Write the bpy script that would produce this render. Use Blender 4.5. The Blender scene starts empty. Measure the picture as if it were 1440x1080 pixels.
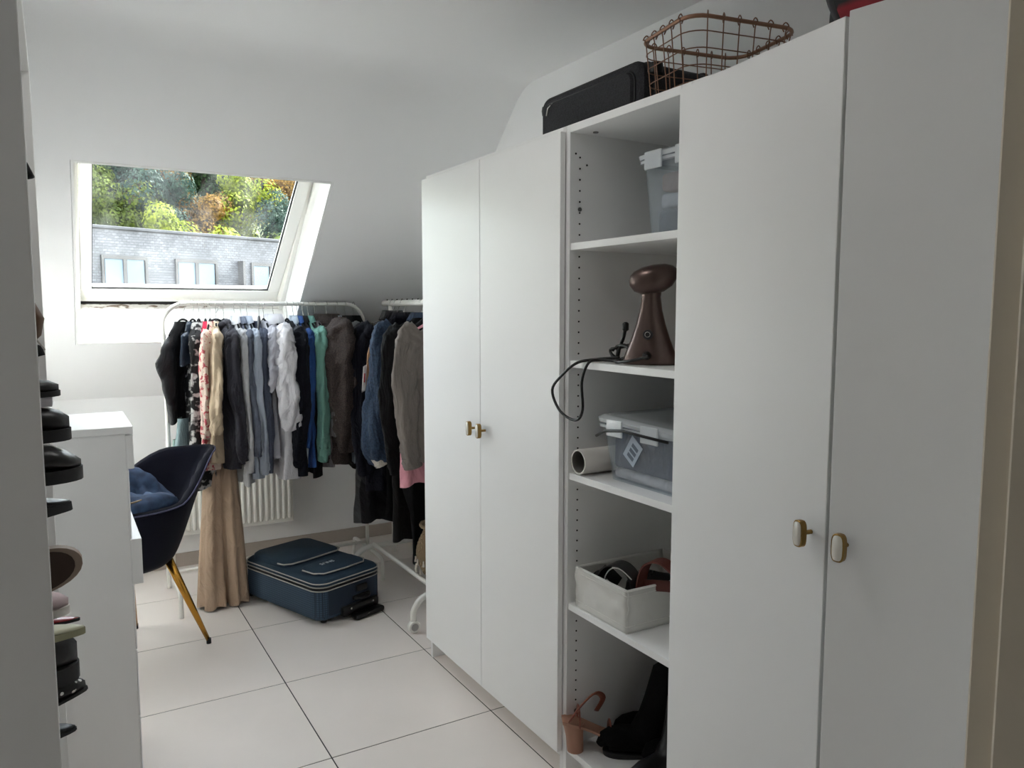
import bpy, bmesh, math, random
from mathutils import Vector, Matrix, noise
random.seed(7)
PI = math.pi
S = bpy.context.scene
COL = S.collection

# ------------------------------------------------------------------ camera
cam_d = bpy.data.cameras.new('camera'); cam = bpy.data.objects.new('camera', cam_d); COL.objects.link(cam)
cam_d.sensor_width = 36; cam_d.lens = 27.2; cam_d.clip_start = .02; cam_d.clip_end = 600
yaw, pitch = math.radians(30.49), math.radians(5.501)
Rt = Vector((math.cos(yaw), -math.sin(yaw), 0))
F = Vector((math.sin(yaw)*math.cos(pitch), math.cos(yaw)*math.cos(pitch), -math.sin(pitch)))
U = Rt.cross(F)
m = Matrix((Rt, U, -F)).transposed().to_4x4(); m.translation = (0, 0, 1.476)
cam.matrix_world = m
S.camera = cam

# ------------------------------------------------------------------ light and exposure
S.view_settings.view_transform = 'Standard'; S.view_settings.look = 'None'
S.view_settings.gamma = 1; S.view_settings.use_curve_mapping = False
S.view_settings.exposure = 4.3
W = bpy.data.worlds.new('sky'); S.world = W; W.use_nodes = True
nt = W.node_tree; bg = nt.nodes['Background']
sky = nt.nodes.new('ShaderNodeTexSky'); sky.sky_type = 'NISHITA'; sky.sun_disc = False
sun_dir = Vector((1.2, .356, 1.037)).normalized()
sky.sun_elevation = math.asin(sun_dir.z); sky.sun_rotation = math.atan2(sun_dir.x, sun_dir.y)
sky.air_density = 1.0; sky.dust_density = 2.0; sky.ozone_density = 1.0
bw = nt.nodes.new('ShaderNodeHueSaturation'); bw.inputs['Saturation'].default_value = .28
nt.links.new(sky.outputs[0], bw.inputs['Color']); nt.links.new(bw.outputs[0], bg.inputs[0]); bg.inputs[1].default_value = .135
sl = bpy.data.lights.new('sun', 'SUN'); sl.energy = 1.4; sl.angle = math.radians(.6); sl.color = (1, .975, .95)
so = bpy.data.objects.new('sun', sl); COL.objects.link(so)
so.rotation_euler = sun_dir.to_track_quat('Z', 'Y').to_euler(); so.location = (8, 6, 12)
S.cycles.max_bounces = 14; S.cycles.diffuse_bounces = 10; S.cycles.transparent_max_bounces = 24
S.cycles.glossy_bounces = 4; S.cycles.caustics_reflective = False; S.cycles.caustics_refractive = False
S.cycles.sample_clamp_indirect = 6.0
try: S.cycles.use_denoising = True
except Exception: pass

# fill light added in the unseen hall to lift the near end
hl = bpy.data.lights.new('hall_fill_light', 'AREA'); hl.shape = 'DISK'; hl.size = .42; hl.energy = .09; hl.color = (1, .93, .84)
ho = bpy.data.objects.new('hall_fill_light', hl); COL.objects.link(ho); ho.location = (.25, -.95, 2.40)

# fill light added out of view over the floor between the cabinets
rl = bpy.data.lights.new('room_fill_light', 'AREA'); rl.shape = 'DISK'; rl.size = .5; rl.energy = .205; rl.color = (1, .985, .96)
ro = bpy.data.objects.new('room_fill_light', rl); COL.objects.link(ro); ro.location = (.5, 1.75, 2.40)

# ------------------------------------------------------------------ materials
def lin(c):
    return tuple(((x/255)/12.92 if x/255 <= .04045 else ((x/255+.055)/1.055)**2.4) for x in c)
def mat(name, c, rough=.6, metal=0, bump=0, bscale=60, var=0, vscale=8, sheen=0, spec=.5, coat=0, alpha=None):
    m = bpy.data.materials.new(name); m.use_nodes = True
    n = m.node_tree.nodes; l = m.node_tree.links; b = n['Principled BSDF']
    col = lin(c) + (1,)
    b.inputs['Base Color'].default_value = col; b.inputs['Roughness'].default_value = rough
    b.inputs['Metallic'].default_value = metal; b.inputs['Specular IOR Level'].default_value = spec
    if sheen: b.inputs['Sheen Weight'].default_value = sheen
    if coat: b.inputs['Coat Weight'].default_value = coat
    tc = n.new('ShaderNodeTexCoord')
    if var:
        t = n.new('ShaderNodeTexNoise'); t.inputs['Scale'].default_value = vscale; t.inputs['Detail'].default_value = 5
        l.new(tc.outputs['Object'], t.inputs['Vector'])
        r = n.new('ShaderNodeMixRGB'); r.blend_type = 'MIX'
        r.inputs[1].default_value = tuple(x*(1-var) for x in col[:3]) + (1,); r.inputs[2].default_value = tuple(min(1, x*(1+var)) for x in col[:3]) + (1,)
        l.new(t.outputs[0], r.inputs[0]); l.new(r.outputs[0], b.inputs['Base Color'])
    if bump:
        t2 = n.new('ShaderNodeTexNoise'); t2.inputs['Scale'].default_value = bscale; t2.inputs['Detail'].default_value = 4
        l.new(tc.outputs['Object'], t2.inputs['Vector'])
        bp = n.new('ShaderNodeBump'); bp.inputs['Strength'].default_value = bump; bp.inputs['Distance'].default_value = .004
        l.new(t2.outputs[0], bp.inputs['Height']); l.new(bp.outputs[0], b.inputs['Normal'])
    return m
def two_tone(name, c1, c2, scale=20, thresh=.5, soft=.03, kind='noise', rough=.8, stretch=(1, 1, 1), bump=.2):
    m = mat(name, c1, rough); n = m.node_tree.nodes; l = m.node_tree.links; b = n['Principled BSDF']
    tc = n.new('ShaderNodeTexCoord'); mp = n.new('ShaderNodeMapping'); mp.inputs['Scale'].default_value = stretch
    l.new(tc.outputs['Object'], mp.inputs[0])
    if kind == 'noise':
        t = n.new('ShaderNodeTexNoise'); t.inputs['Detail'].default_value = 2; o = 0
    elif kind == 'voronoi':
        t = n.new('ShaderNodeTexVoronoi'); o = 0
    else:
        t = n.new('ShaderNodeTexWave'); o = 1
    t.inputs['Scale'].default_value = scale; l.new(mp.outputs[0], t.inputs['Vector'])
    r = n.new('ShaderNodeValToRGB'); r.color_ramp.elements[0].position = thresh-soft; r.color_ramp.elements[1].position = thresh+soft
    r.color_ramp.elements[0].color = lin(c1)+(1,); r.color_ramp.elements[1].color = lin(c2)+(1,)
    l.new(t.outputs[o] if kind != 'noise' else t.outputs[0], r.inputs[0]); l.new(r.outputs[0], b.inputs['Base Color'])
    if bump:
        bp = n.new('ShaderNodeBump'); bp.inputs['Strength'].default_value = bump; bp.inputs['Distance'].default_value = .003
        l.new(t.outputs[0], bp.inputs['Height']); l.new(bp.outputs[0], b.inputs['Normal'])
    return m

M_wall = mat('wall_paint', (240, 240, 240), .75, bump=.06, bscale=140)
M_white = mat('white_laminate', (236, 236, 235), .38, bump=.02, bscale=90)
M_white_in = mat('white_laminate_inside', (234, 234, 230), .5)
M_dirtywhite = mat('white_window_wood', (236, 235, 230), .4)
M_lining = mat('white_reveal_board', (240, 240, 238), .5)
M_tile = mat('beige_porcelain', (234, 226, 220), .38, bump=.03, bscale=30, var=.07, vscale=3)
M_grout = mat('dark_grout', (58, 54, 52), .9)
M_base = mat('beige_skirting_tile', (176, 165, 155), .5, var=.05)
M_hall = mat('hall_paint', (190, 182, 172), .9)
M_jamb = mat('beige_door_casing', (228, 218, 200), .5)
M_black = mat('black_cloth', (8, 8, 9), .9, bump=.3, bscale=200, spec=.2)
M_blackleather = mat('black_leather', (20, 20, 21), .38, bump=.3, bscale=60)
M_blackplastic = mat('black_plastic', (14, 14, 15), .4)
M_blackgap = mat('black_gasket_gap', (12, 12, 12), .8)
M_rail = mat('white_powder_coat', (228, 226, 220), .35)
M_chrome = mat('steel_wire', (190, 188, 184), .25, metal=1)
M_brass = mat('aged_brass', (150, 120, 70), .35, metal=1)
M_gold = mat('gold_metal', (190, 140, 60), .25, metal=1)
M_pearl = mat('pearl_inlay', (225, 220, 210), .25, coat=.5)
M_copper = mat('copper_wire', (134, 100, 82), .4, metal=.8)
M_radiator = mat('radiator_enamel', (238, 236, 230), .35)
M_hole = mat('dark_pin_hole', (30, 30, 28), .9)

# ------------------------------------------------------------------ mesh helpers
def new(): return bmesh.new()
def box(bm, lo, hi, bev=0, M=None, seg=1):
    c = [(a+b)/2 for a, b in zip(lo, hi)]; s = [abs(b-a) for a, b in zip(lo, hi)]
    mx = Matrix.Translation(c) @ Matrix.Diagonal((s[0], s[1], s[2], 1))
    if M is not None: mx = M @ mx
    r = bmesh.ops.create_cube(bm, size=1, matrix=mx)
    if bev:
        es = list({e for v in r['verts'] for e in v.link_edges})
        bmesh.ops.bevel(bm, geom=es, offset=bev, segments=seg, affect='EDGES', profile=.5)
def loft(bm, rings, cap=(True, True), closed=True):
    vs = [[bm.verts.new(p) for p in r] for r in rings]; n = len(rings[0])
    for a, b in zip(vs[:-1], vs[1:]):
        for i in range(n if closed else n-1):
            j = (i+1) % n
            bm.faces.new((a[i], a[j], b[j], b[i]))
    if closed and cap[0]: bm.faces.new(vs[0][::-1])
    if closed and cap[1]: bm.faces.new(vs[-1])
    return vs
def smoothpath(pts, k=4):
    P = [Vector(p) for p in pts]; out = []
    for i in range(len(P)-1):
        p0 = P[max(i-1, 0)]; p1 = P[i]; p2 = P[i+1]; p3 = P[min(i+2, len(P)-1)]
        for j in range(k):
            t = j/k
            out.append(.5*((2*p1)+(p2-p0)*t+(2*p0-5*p1+4*p2-p3)*t*t+(3*p1-p0-3*p2+p3)*t**3))
    out.append(P[-1]); return out
def tube(bm, pts, r, n=8, closed=False, flat=1, up=None, rf=None, caps=(True, True)):
    P = [Vector(p) for p in pts]; rings = []; N = len(P); prev = None
    for i, p in enumerate(P):
        a = P[(i-1) % N] if (closed or i > 0) else p
        b = P[(i+1) % N] if (closed or i < N-1) else p
        t = (b-a).normalized()
        if prev is None:
            ref = Vector(up) if up else (Vector((0, 0, 1)) if abs(t.z) < .9 else Vector((1, 0, 0)))
        else: ref = prev
        u = (ref - t*ref.dot(t))
        if u.length < 1e-6: u = t.orthogonal()
        u.normalize(); v = t.cross(u); prev = u
        rr = r[i] if isinstance(r, (list, tuple)) else r
        if rf: rr_ = lambda a_: rr*rf(i/(N-1), a_)
        ring = []
        for k in range(n):
            an = 2*PI*k/n; q = rr if not rf else rr_(an)
            ring.append(p + u*math.cos(an)*q*flat + v*math.sin(an)*q)
        rings.append(ring)
    if closed:
        vs = loft(bm, rings, (False, False))
        a, b = vs[-1], vs[0]
        for i in range(n):
            j = (i+1) % n; bm.faces.new((a[i], a[j], b[j], b[i]))
    else: loft(bm, rings, caps)
def lathe(bm, prof, c=(0, 0, 0), n=20, M=None):
    rings = []
    for r, z in prof:
        ring = [Vector((c[0]+r*math.cos(2*PI*k/n), c[1]+r*math.sin(2*PI*k/n), c[2]+z)) for k in range(n)]
        if M is not None: ring = [M @ v for v in ring]
        rings.append(ring)
    loft(bm, rings)
def prism(bm, poly, a, b, axis='x'):
    def P(u, v, w): return {'x': (w, u, v), 'y': (u, w, v), 'z': (u, v, w)}[axis]
    loft(bm, [[P(u, v, a) for u, v in poly], [P(u, v, b) for u, v in poly]])
def interp(tab, x):
    if x <= tab[0][0]: return tab[0][1:]
    for a, b in zip(tab[:-1], tab[1:]):
        if x <= b[0]:
            t = (x-a[0])/(b[0]-a[0]); t = t*t*(3-2*t)
            return [p+(q-p)*t for p, q in zip(a[1:], b[1:])]
    return tab[-1][1:]
def obj(name, bm, m, parent=None, smooth=False, world=False, kind=None, label=None):
    bmesh.ops.recalc_face_normals(bm, faces=bm.faces)
    if world and parent is not None:
        bmesh.ops.transform(bm, matrix=parent_matrix(parent).inverted(), verts=bm.verts)
    me = bpy.data.meshes.new(name); bm.to_mesh(me); bm.free()
    if smooth:
        for p in me.polygons: p.use_smooth = True
        if smooth == 'auto':
            try: me.set_sharp_from_angle(angle=math.radians(40))
            except Exception: pass
    me.materials.append(m)
    o = bpy.data.objects.new(name, me); COL.objects.link(o)
    if parent is not None: o.parent = parent
    if kind: o['kind'] = kind
    if label: o['label'] = label
    return o
def parent_matrix(o):
    mm = Matrix.Translation(o.location) @ o.rotation_euler.to_matrix().to_4x4()
    return parent_matrix(o.parent) @ mm if o.parent else mm
def thing(name, label, cat, loc=(0, 0, 0), rz=0, group=None, rot=None):
    o = bpy.data.objects.new(name, None); COL.objects.link(o); o.empty_display_size = .05
    o.location = loc; o.rotation_euler = rot if rot else (0, 0, rz)
    o['label'] = label; o['category'] = cat
    if group: o['group'] = group
    return o
def tag(o, label, cat, group=None):
    o['label'] = label; o['category'] = cat
    if group: o['group'] = group
    return o
def struct(name, bm, m, parent=None, smooth=False, **k):
    return obj(name, bm, m, parent, smooth, kind='structure' if parent is None else None, **k)
def onebox(name, lo, hi, m, parent=None, bev=0, world=True, **k):
    bm = new(); box(bm, lo, hi, bev); return obj(name, bm, m, parent, world=world, **k)

# ================================================================== ROOM
XL, XR, YF, YN = -.30, 1.90, 4.72, .36      # left, right, far, near wall faces
A = math.radians(43.2); ca, sa = math.cos(A), math.sin(A)
ZC = 2.495
# slope frame: x along the wall, u up the slope, n outwards; origin at the lower edge of the window opening
O0 = Vector((0, 4.395, 1.301))
SM = Matrix(((1, 0, 0, O0.x), (0, -ca, sa, O0.y), (0, sa, ca, O0.z), (0, 0, 0, 1)))
def SP(x, u, n): return SM @ Vector((x, u, n))
zk = 1.301 - (YF-4.395)*sa/ca               # height of the knee wall
y_top = 4.395 - (ZC-1.301)*ca/sa            # where slope and ceiling planes cross
# floor
fb = new(); box(fb, (XL-.1, -1.9, -.25), (XR+.1, YF+.1, -.0012)); 
floor = struct('floor', fb, M_grout)
floor['label'] = 'floor of large beige square tiles with dark joints'
xs = [.719+.6*i for i in range(-2, 3)]; ys = [2.995+.6*j for j in range(-5, 4)]
full = None
for x in xs:
    for y in ys:
        lo = (max(x+.0022, XL), max(y+.0022, YN-.12)); hi = (min(x+.6-.0022, XR), min(y+.6-.0022, YF))
        if hi[0]-lo[0] < .01 or hi[1]-lo[1] < .01: continue
        isfull = hi[0]-lo[0] > .595 and hi[1]-lo[1] > .595
        if isfull and full:
            o = bpy.data.objects.new('tile', full); COL.objects.link(o); o.parent = floor; o.location = (lo[0], lo[1], 0)
        else:
            b = new(); box(b, (0, 0, -.004), (hi[0]-lo[0], hi[1]-lo[1], 0), .0004)
            o = obj('tile', b, M_tile, floor); o.location = (lo[0], lo[1], 0)
            if isfull: full = o.data
# walls
def yz_wall(name, x0, x1):
    b = new(); prism(b, [(YN-.12, 0), (YF+.1, 0), (YF+.1, zk), (YF, zk+.05), (y_top+.06, ZC+.03), (YN-.12, ZC+.03)], x0, x1, 'x')
    return struct(name, b, M_wall)
yz_wall('wall_left', XL-.12, XL); yz_wall('wall_right', XR, XR+.12)
b = new(); box(b, (XL-.12, YF, 0), (XR+.12, YF+.12, zk+.03)); struct('wall_far', b, M_wall)
DX0, DX1, DH = -.14, .69, 2.06
b = new(); box(b, (XL-.12, YN-.12, 0), (DX0, YN, ZC)); box(b, (DX1, YN-.12, 0), (XR+.12, YN, ZC)); box(b, (DX0, YN-.12, DH), (DX1, YN, ZC))
struct('wall_near', b, M_wall)
# ceiling: flat part, rounded bend, slope with the window opening
b = new(); box(b, (XL-.12, YN-.12, ZC), (XR+.12, y_top-.10, ZC+.25))
y0b, u1 = y_top-.10, None
Pa = Vector((y_top-.10, ZC)); Pb = Vector((y_top, ZC)); Pc = Pb + Vector((ca, -sa))*.10
prof = []
for i in range(11):
    t = i/10; q = Pa*(1-t)**2 + Pb*2*t*(1-t) + Pc*t*t; prof.append((q.x, q.y))
prism(b, prof + [(Pc.x+.2*sa, Pc.y+.2*ca), (Pa.x, ZC+.25)], XL-.12, XR+.12, 'x')
uC = (Vector((0, Pc.x, Pc.y))-Vector((0, O0.y, O0.z))).dot(Vector((0, -ca, sa)))
WX0, WX1, WU1, DEP = .082, 1.148, 1.116, .30
uB = -.62
box(b, (XL-.12, uB, 0), (XR+.12, 0, DEP), M=SM); box(b, (XL-.12, WU1, 0), (XR+.12, uC+.002, DEP), M=SM)
box(b, (XL-.12, 0, 0), (WX0, WU1, DEP), M=SM); box(b, (WX1, 0, 0), (XR+.12, WU1, DEP), M=SM)
ceil = struct('ceiling', b, M_wall, smooth='auto')
# skirting
b = new(); box(b, (XL, YF-.012, 0), (XR, YF, .078), .002); struct('baseboard_far', b, M_base)
b = new(); box(b, (XL, 2.95, 0), (XL+.012, YF-.012, .078), .002); struct('baseboard_left', b, M_base)
b = new(); box(b, (XR-.012, 2.95, 0), (XR, YF-.012, .078), .002); struct('baseboard_right', b, M_base)
# door casing and the dim hall behind it
b = new()
for x0, x1 in ((DX0-.07, DX0), (DX1, DX1+.07)):
    box(b, (x0, YN-.135, 0), (x1, YN-.12, DH+.07), .004)
box(b, (DX0, YN-.135, DH), (DX1, YN-.12, DH+.07), .004)
box(b, (DX1-.012, YN-.12, 0), (DX1, YN, DH), .003); box(b, (DX0, YN-.12, 0), (DX0+.012, YN, DH), .003); box(b, (DX0+.012, YN-.12, DH-.012), (DX1-.012, YN, DH), .003)
box(b, (DX1-.028, YN-.07, 0), (DX1-.012, YN-.03, DH-.012), .003)
struct('trim_1', b, M_jamb)
b = new(); box(b, (-1.3, -1.9, 0), (-1.2, YN-.12, ZC)); box(b, (1.9, -1.9, 0), (2.0, YN-.12, ZC)); box(b, (-1.3, -2.0, 0), (2.0, -1.9, ZC)); box(b, (-1.3, YN-.14, 0), (XL-.12, YN-.12, ZC))
struct('wall_hall', b, M_hall)
b = new(); box(b, (-1.3, -2.0, ZC), (2.0, YN-.12, ZC+.1)); struct('ceiling_hall', b, M_hall)
b = new(); box(b, (-1.3, -1.9, -.05), (XL-.1, YN-.12, -.003)); struct('floor_hall', b, M_tile)

lmp = thing('added_ceiling_lamp', 'round white ceiling lamp added unseen in the hall behind the camera as a fill light', 'lamp', (.25, -.95, 2.495))  # made-up housing for the added hall fill light
b = new(); lathe(b, [(.10, 0), (.22, -.01), (.235, -.03), (.235, -.075), (.225, -.08), (.05, -.08)], n=32); obj('body', b, M_rail, lmp, 'auto')
lmp = thing('added_ceiling_lamp', 'round white ceiling lamp added to the dressing room just out of view as a fill light', 'lamp', (.5, 1.75, 2.495))  # made-up housing around the room's added fill light
b = new(); lathe(b, [(.10, 0), (.26, -.01), (.275, -.03), (.275, -.075), (.265, -.08), (.05, -.08)], n=32); obj('body', b, M_rail, lmp, 'auto')
# ------------------------------------------------------------------ roof window
M_glass = bpy.data.materials.new('dusty_glass'); M_glass.use_nodes = True
n = M_glass.node_tree.nodes; l = M_glass.node_tree.links; n.remove(n['Principled BSDF']); out = n['Material Output']
tr = n.new('ShaderNodeBsdfTransparent'); tr.inputs[0].default_value = (.93, .96, .95, 1)
gl = n.new('ShaderNodeBsdfGlossy'); gl.inputs['Roughness'].default_value = .02
fr = n.new('ShaderNodeFresnel'); fr.inputs[0].default_value = 1.16
mx1 = n.new('ShaderNodeMixShader'); l.new(fr.outputs[0], mx1.inputs[0]); l.new(tr.outputs[0], mx1.inputs[1]); l.new(gl.outputs[0], mx1.inputs[2])
dt = n.new('ShaderNodeBsdfTranslucent'); dt.inputs[0].default_value = (.9, .92, .95, 1)
tc = n.new('ShaderNodeTexCoord'); mp = n.new('ShaderNodeMapping'); mp.inputs['Scale'].default_value = (2.5, 1.2, 1.2)
nz = n.new('ShaderNodeTexNoise'); nz.inputs['Scale'].default_value = 3; nz.inputs['Detail'].default_value = 7
rp = n.new('ShaderNodeMapRange'); rp.inputs[1].default_value = .35; rp.inputs[2].default_value = .75; rp.inputs[3].default_value = .0; rp.inputs[4].default_value = .014
l.new(tc.outputs['Object'], mp.inputs[0]); l.new(mp.outputs[0], nz.inputs['Vector']); l.new(nz.outputs[0], rp.inputs[0])
mx2 = n.new('ShaderNodeMixShader'); l.new(rp.outputs[0], mx2.inputs[0]); l.new(mx1.outputs[0], mx2.inputs[1]); l.new(dt.outputs[0], mx2.inputs[2]); l.new(mx2.outputs[0], out.inputs[0])

win = bpy.data.objects.new('window_1', None); COL.objects.link(win); win['kind'] = 'structure'
win['label'] = 'white roof window set in the sloping ceiling, tilted slightly open'
win.location = O0
# boards lining the opening
e_ = .0015
for lo, hi in (((WX0+e_, 0, 0), (WX0+.012, WU1, DEP)), ((WX1-.012, 0, 0), (WX1-e_, WU1, DEP)), ((WX0+.012, e_, 0), (WX1-.012, .012, DEP)), ((WX0+.012, WU1-.012, 0), (WX1-.012, WU1-e_, DEP))):
    b = new(); box(b, lo, hi, M=SM); obj('reveal_board', b, M_lining, win, world=True)
b = new()
for lo, hi in (((WX0+.012, .012, .225), (WX0+.034, WU1-.012, .31)), ((WX1-.034, .012, .225), (WX1-.012, WU1-.012, .31)), ((WX0+.034, .012, .271), (WX1-.034, .030, .33)), ((WX0+.034, WU1-.03, .225), (WX1-.034, WU1-.012, .31))):
    box(b, lo, hi, .002, M=SM)
obj('frame', b, M_dirtywhite, win, world=True)
b = new(); box(b, (WX0-.05, -.08, DEP+.001), (WX1+.05, .028, DEP+.02), M=SM); box(b, (WX0-.05, WU1-.01, DEP+.02), (WX1+.05, WU1+.08, DEP+.05), M=SM)
box(b, (WX0-.08, .028, DEP+.001), (WX0, WU1, DEP+.04), M=SM); box(b, (WX1, .028, DEP+.001), (WX1+.08, WU1, DEP+.04), M=SM)
obj('flashing', b, mat('grey_flashing', (70, 72, 74), .5, metal=.5), win, world=True)
TA = math.atan2(.105, .949)
TM = SM @ Matrix.Translation((0, .030, .292)) @ Matrix.Rotation(-TA, 4, 'X')
sx0, sx1, sl_ = .118, 1.112, 1.055
sash = new()
box(sash, (sx0, 0, 0), (sx1, .068, .045), .004, M=TM, seg=2); box(sash, (sx0, sl_-.068, 0), (sx1, sl_, .045), .004, M=TM, seg=2)
box(sash, (sx0, .068, 0), (sx0+.05, sl_-.068, .045), .004, M=TM, seg=2); box(sash, (sx1-.06, .068, 0), (sx1, sl_-.068, .045), .004, M=TM, seg=2)
so_ = obj('sash', sash, M_dirtywhite, win, world=True)
g = new()
box(g, (sx0+.046, .064, .018), (sx1-.056, sl_-.064, .024), M=TM); obj('glass', g, M_glass, so_, world=True)
g = new()
for lo, hi in (((sx0+.048, .066, .010), (sx1-.058, .071, .019)), ((sx0+.048, .071, .010), (sx0+.054, sl_-.07, .019)), ((sx1-.065, .071, .010), (sx1-.058, sl_-.07, .019))):
    box(g, lo, hi, M=TM)
obj('glazing_seal', g, M_blackgap, so_, world=True)
g = new(); box(g, (sx0-.004, -.013, .0), (sx1-.004, -.0005, .04), M=TM); obj('gasket_gap', g, M_blackgap, so_, world=True)
g = new(); box(g, (sx0+.003, -.02, .047), (sx1, .0, .06), M=TM); obj('cover', g, mat('cover', (60, 60, 62), .5), so_, world=True)
g = new(); box(g, (WX0+.014, .0122, .236), (WX1-.014, .017, .268), M=SM); obj('weathered_strip', g, two_tone('peeling_sill', (212, 208, 204), (120, 104, 92), 22, .56, .05, 'noise', .8, (1, 3, 3)), win, world=True)
g = new(); box(g, (WX0+.0345, .0172, .262), (WX1-.0345, .0302, .2705), M=SM); obj('gasket_gap', g, M_blackgap, win, world=True)  # black strip standing in for the dark gap under the sash
# light portal across the opening helps sampling of the daylight
pl = bpy.data.lights.new('sky_portal', 'AREA'); pl.shape = 'RECTANGLE'; pl.size = WX1-WX0; pl.size_y = WU1; pl.cycles.is_portal = True
po = bpy.data.objects.new('sky_portal', pl); COL.objects.link(po)
po.matrix_world = Matrix.Translation(SP((WX0+WX1)/2, WU1/2, DEP+.12)) @ SM.to_3x3().to_4x4()

# ================================================================== OUTSIDE
M_ground = mat('outside_grass', (70, 80, 50), .95, var=.3, vscale=.3)
b = new(); box(b, (-60, 6, -6.3), (90, 62, -6)); struct('ground', b, mat('street_paving', (120, 118, 112), .9, var=.1))
b = new()
rows = [(60, -6), (75, 1), (100, 9), (130, 18.5), (170, 31), (220, 46)]
loft(b, [[(-80, y, z), (-20, y, z+.6), (30, y, z-.5), (120, y, z+1.5)] for y, z in rows], closed=False); struct('hill', b, M_ground, smooth=True)
# slate clad house opposite
M_slate = bpy.data.materials.new('slate_shingles'); M_slate.use_nodes = True
n = M_slate.node_tree.nodes; l = M_slate.node_tree.links; bs = n['Principled BSDF']; bs.inputs['Roughness'].default_value = .5
tc = n.new('ShaderNodeTexCoord'); mp = n.new('ShaderNodeMapping'); mp.inputs['Rotation'].default_value = (math.radians(90), 0, 0)
br = n.new('ShaderNodeTexBrick'); br.inputs['Scale'].default_value = 3.6; br.inputs['Color1'].default_value = lin((84, 85, 90))+(1,); br.inputs['Color2'].default_value = lin((62, 63, 68))+(1,)
br.inputs['Mortar'].default_value = lin((24, 24, 28))+(1,); br.inputs['Mortar Size'].default_value = .035; br.inputs['Brick Width'].default_value = .8; br.inputs['Row Height'].default_value = .45
l.new(tc.outputs['Object'], mp.inputs[0]); l.new(mp.outputs[0], br.inputs['Vector']); l.new(br.outputs[0], bs.inputs['Base Color'])
house = thing('house', 'long grey slate-clad house with dark window frames seen through the roof window', 'house', (1.3, 40, -6), math.atan2(.355, .935))
hz = 6.0   # local z of world z=0
b = new(); box(b, (-9, 0, 0), (12.6, 9, hz+5.16)); obj('wall', b, M_slate, house)
b = new(); box(b, (-9.1, -.12, hz+5.16), (12.7, 9.1, hz+5.3), .02); obj('roof_edge', b, mat('zinc', (50, 52, 56), .7), house)
M_frame = mat('anthracite_frame', (52, 50, 50), .5)
M_pane = mat('house_glass', (88, 108, 124), .35, spec=.5)
for x0, x1, npn in ((-5.0, -3.0, 2), (.79, 2.68, 2), (4.3, 6.3, 2), (8.5, 9.5, 1)):
    b = new(); z0, z1 = hz+1.3, hz+3.8
    box(b, (x0-.12, -.1, z1), (x1+.12, .02, z1+.16)); box(b, (x0-.12, -.1, z0-.1), (x1+.12, .02, z0)); box(b, (x0-.12, -.1, z0), (x0, .02, z1)); box(b, (x1, -.1, z0), (x1+.12, .02, z1))
    if npn == 2: box(b, ((x0+x1)/2-.09, -.1, z0), ((x0+x1)/2+.09, .02, z1))
    w = obj('window', b, M_frame, house)
    for k in range(npn):
        wd = (x1-x0)/npn; b = new(); box(b, (x0+k*wd+.05, -.04, z0), (x0+(k+1)*wd-.05, -.02, z1)); obj('pane', b, M_pane, w)
b = new()
for k in range(54): box(b, (-9+.4*k, -1.02, hz+1.0), (-9+.4*k+.03, -.99, hz+2.5))
for z in (1.7, 2.1, 2.45): box(b, (-9, -1.03, hz+z), (12.6, -.98, hz+z+.05))
obj('railing', b, mat('grey_railing', (120, 122, 126), .5, metal=.4), house, kind='stuff')
b = new(); box(b, (-9, -1.1, hz+.9), (12.6, 0, hz+1.05)); obj('balcony_slab', b, M_frame, house)
b = new(); box(b, (7.62, -.5, hz+1.05), (7.74, 0, hz+4.0)); obj('balcony_divider', b, M_frame, house)

def crown_mesh(seed, col1, col2, nleaf=5200):
    r = random.Random(seed); bm = new(); blobs = []
    for k in range(11):
        a = r.uniform(0, 2*PI); rr = r.uniform(0, .62); z = r.uniform(-.55, .75)
        blobs.append((Vector((rr*math.cos(a), rr*math.sin(a), z)), r.uniform(.26, .48)))
    for k in range(nleaf):
        c, R_ = blobs[r.randrange(len(blobs))]
        d = Vector((r.gauss(0, 1), r.gauss(0, 1), r.gauss(0, 1))).normalized()
        p = c + d*R_*r.uniform(.75, 1.05)
        u = d.orthogonal().normalized(); u = (Matrix.Rotation(r.uniform(0, 6.28), 3, d) @ u + d*r.uniform(-.6, .6)).normalized()
        v = d.cross(u).normalized(); s = r.uniform(.018, .04)
        vs = [bm.verts.new(p+u*s*a_+v*s*b_) for a_, b_ in ((-1, -.6), (1, -.6), (1, .6), (-1, .6))]
        bm.faces.new(vs)
    me = bpy.data.meshes.new('foliage'); bm.to_mesh(me); bm.free()
    m = mat('leaves_%d' % seed, col1, .6)
    nn = m.node_tree.nodes; ll = m.node_tree.links; bb = nn['Principled BSDF']; bb.inputs['Specular IOR Level'].default_value = .08
    tcx = nn.new('ShaderNodeTexCoord'); tx = nn.new('ShaderNodeTexNoise'); tx.inputs['Scale'].default_value = 3.5; tx.inputs['Detail'].default_value = 8; tx.inputs['Roughness'].default_value = .8
    rr_ = nn.new('ShaderNodeValToRGB'); rr_.color_ramp.elements[0].position = .38; rr_.color_ramp.elements[1].position = .62
    rr_.color_ramp.elements[0].color = lin(col1)+(1,); rr_.color_ramp.elements[1].color = lin(col2)+(1,)
    ll.new(tcx.outputs['Object'], tx.inputs['Vector']); ll.new(tx.outputs[0], rr_.inputs[0]); ll.new(rr_.outputs[0], bb.inputs['Base Color'])
    tl = nn.new('ShaderNodeBsdfTranslucent'); ll.new(rr_.outputs[0], tl.inputs[0]); mx = nn.new('ShaderNodeMixShader'); mx.inputs[0].default_value = .4
    ll.new(bb.outputs[0], mx.inputs[1]); ll.new(tl.outputs[0], mx.inputs[2]); ll.new(mx.outputs[0], nn['Material Output'].inputs[0])
    me.materials.append(m); return me
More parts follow.
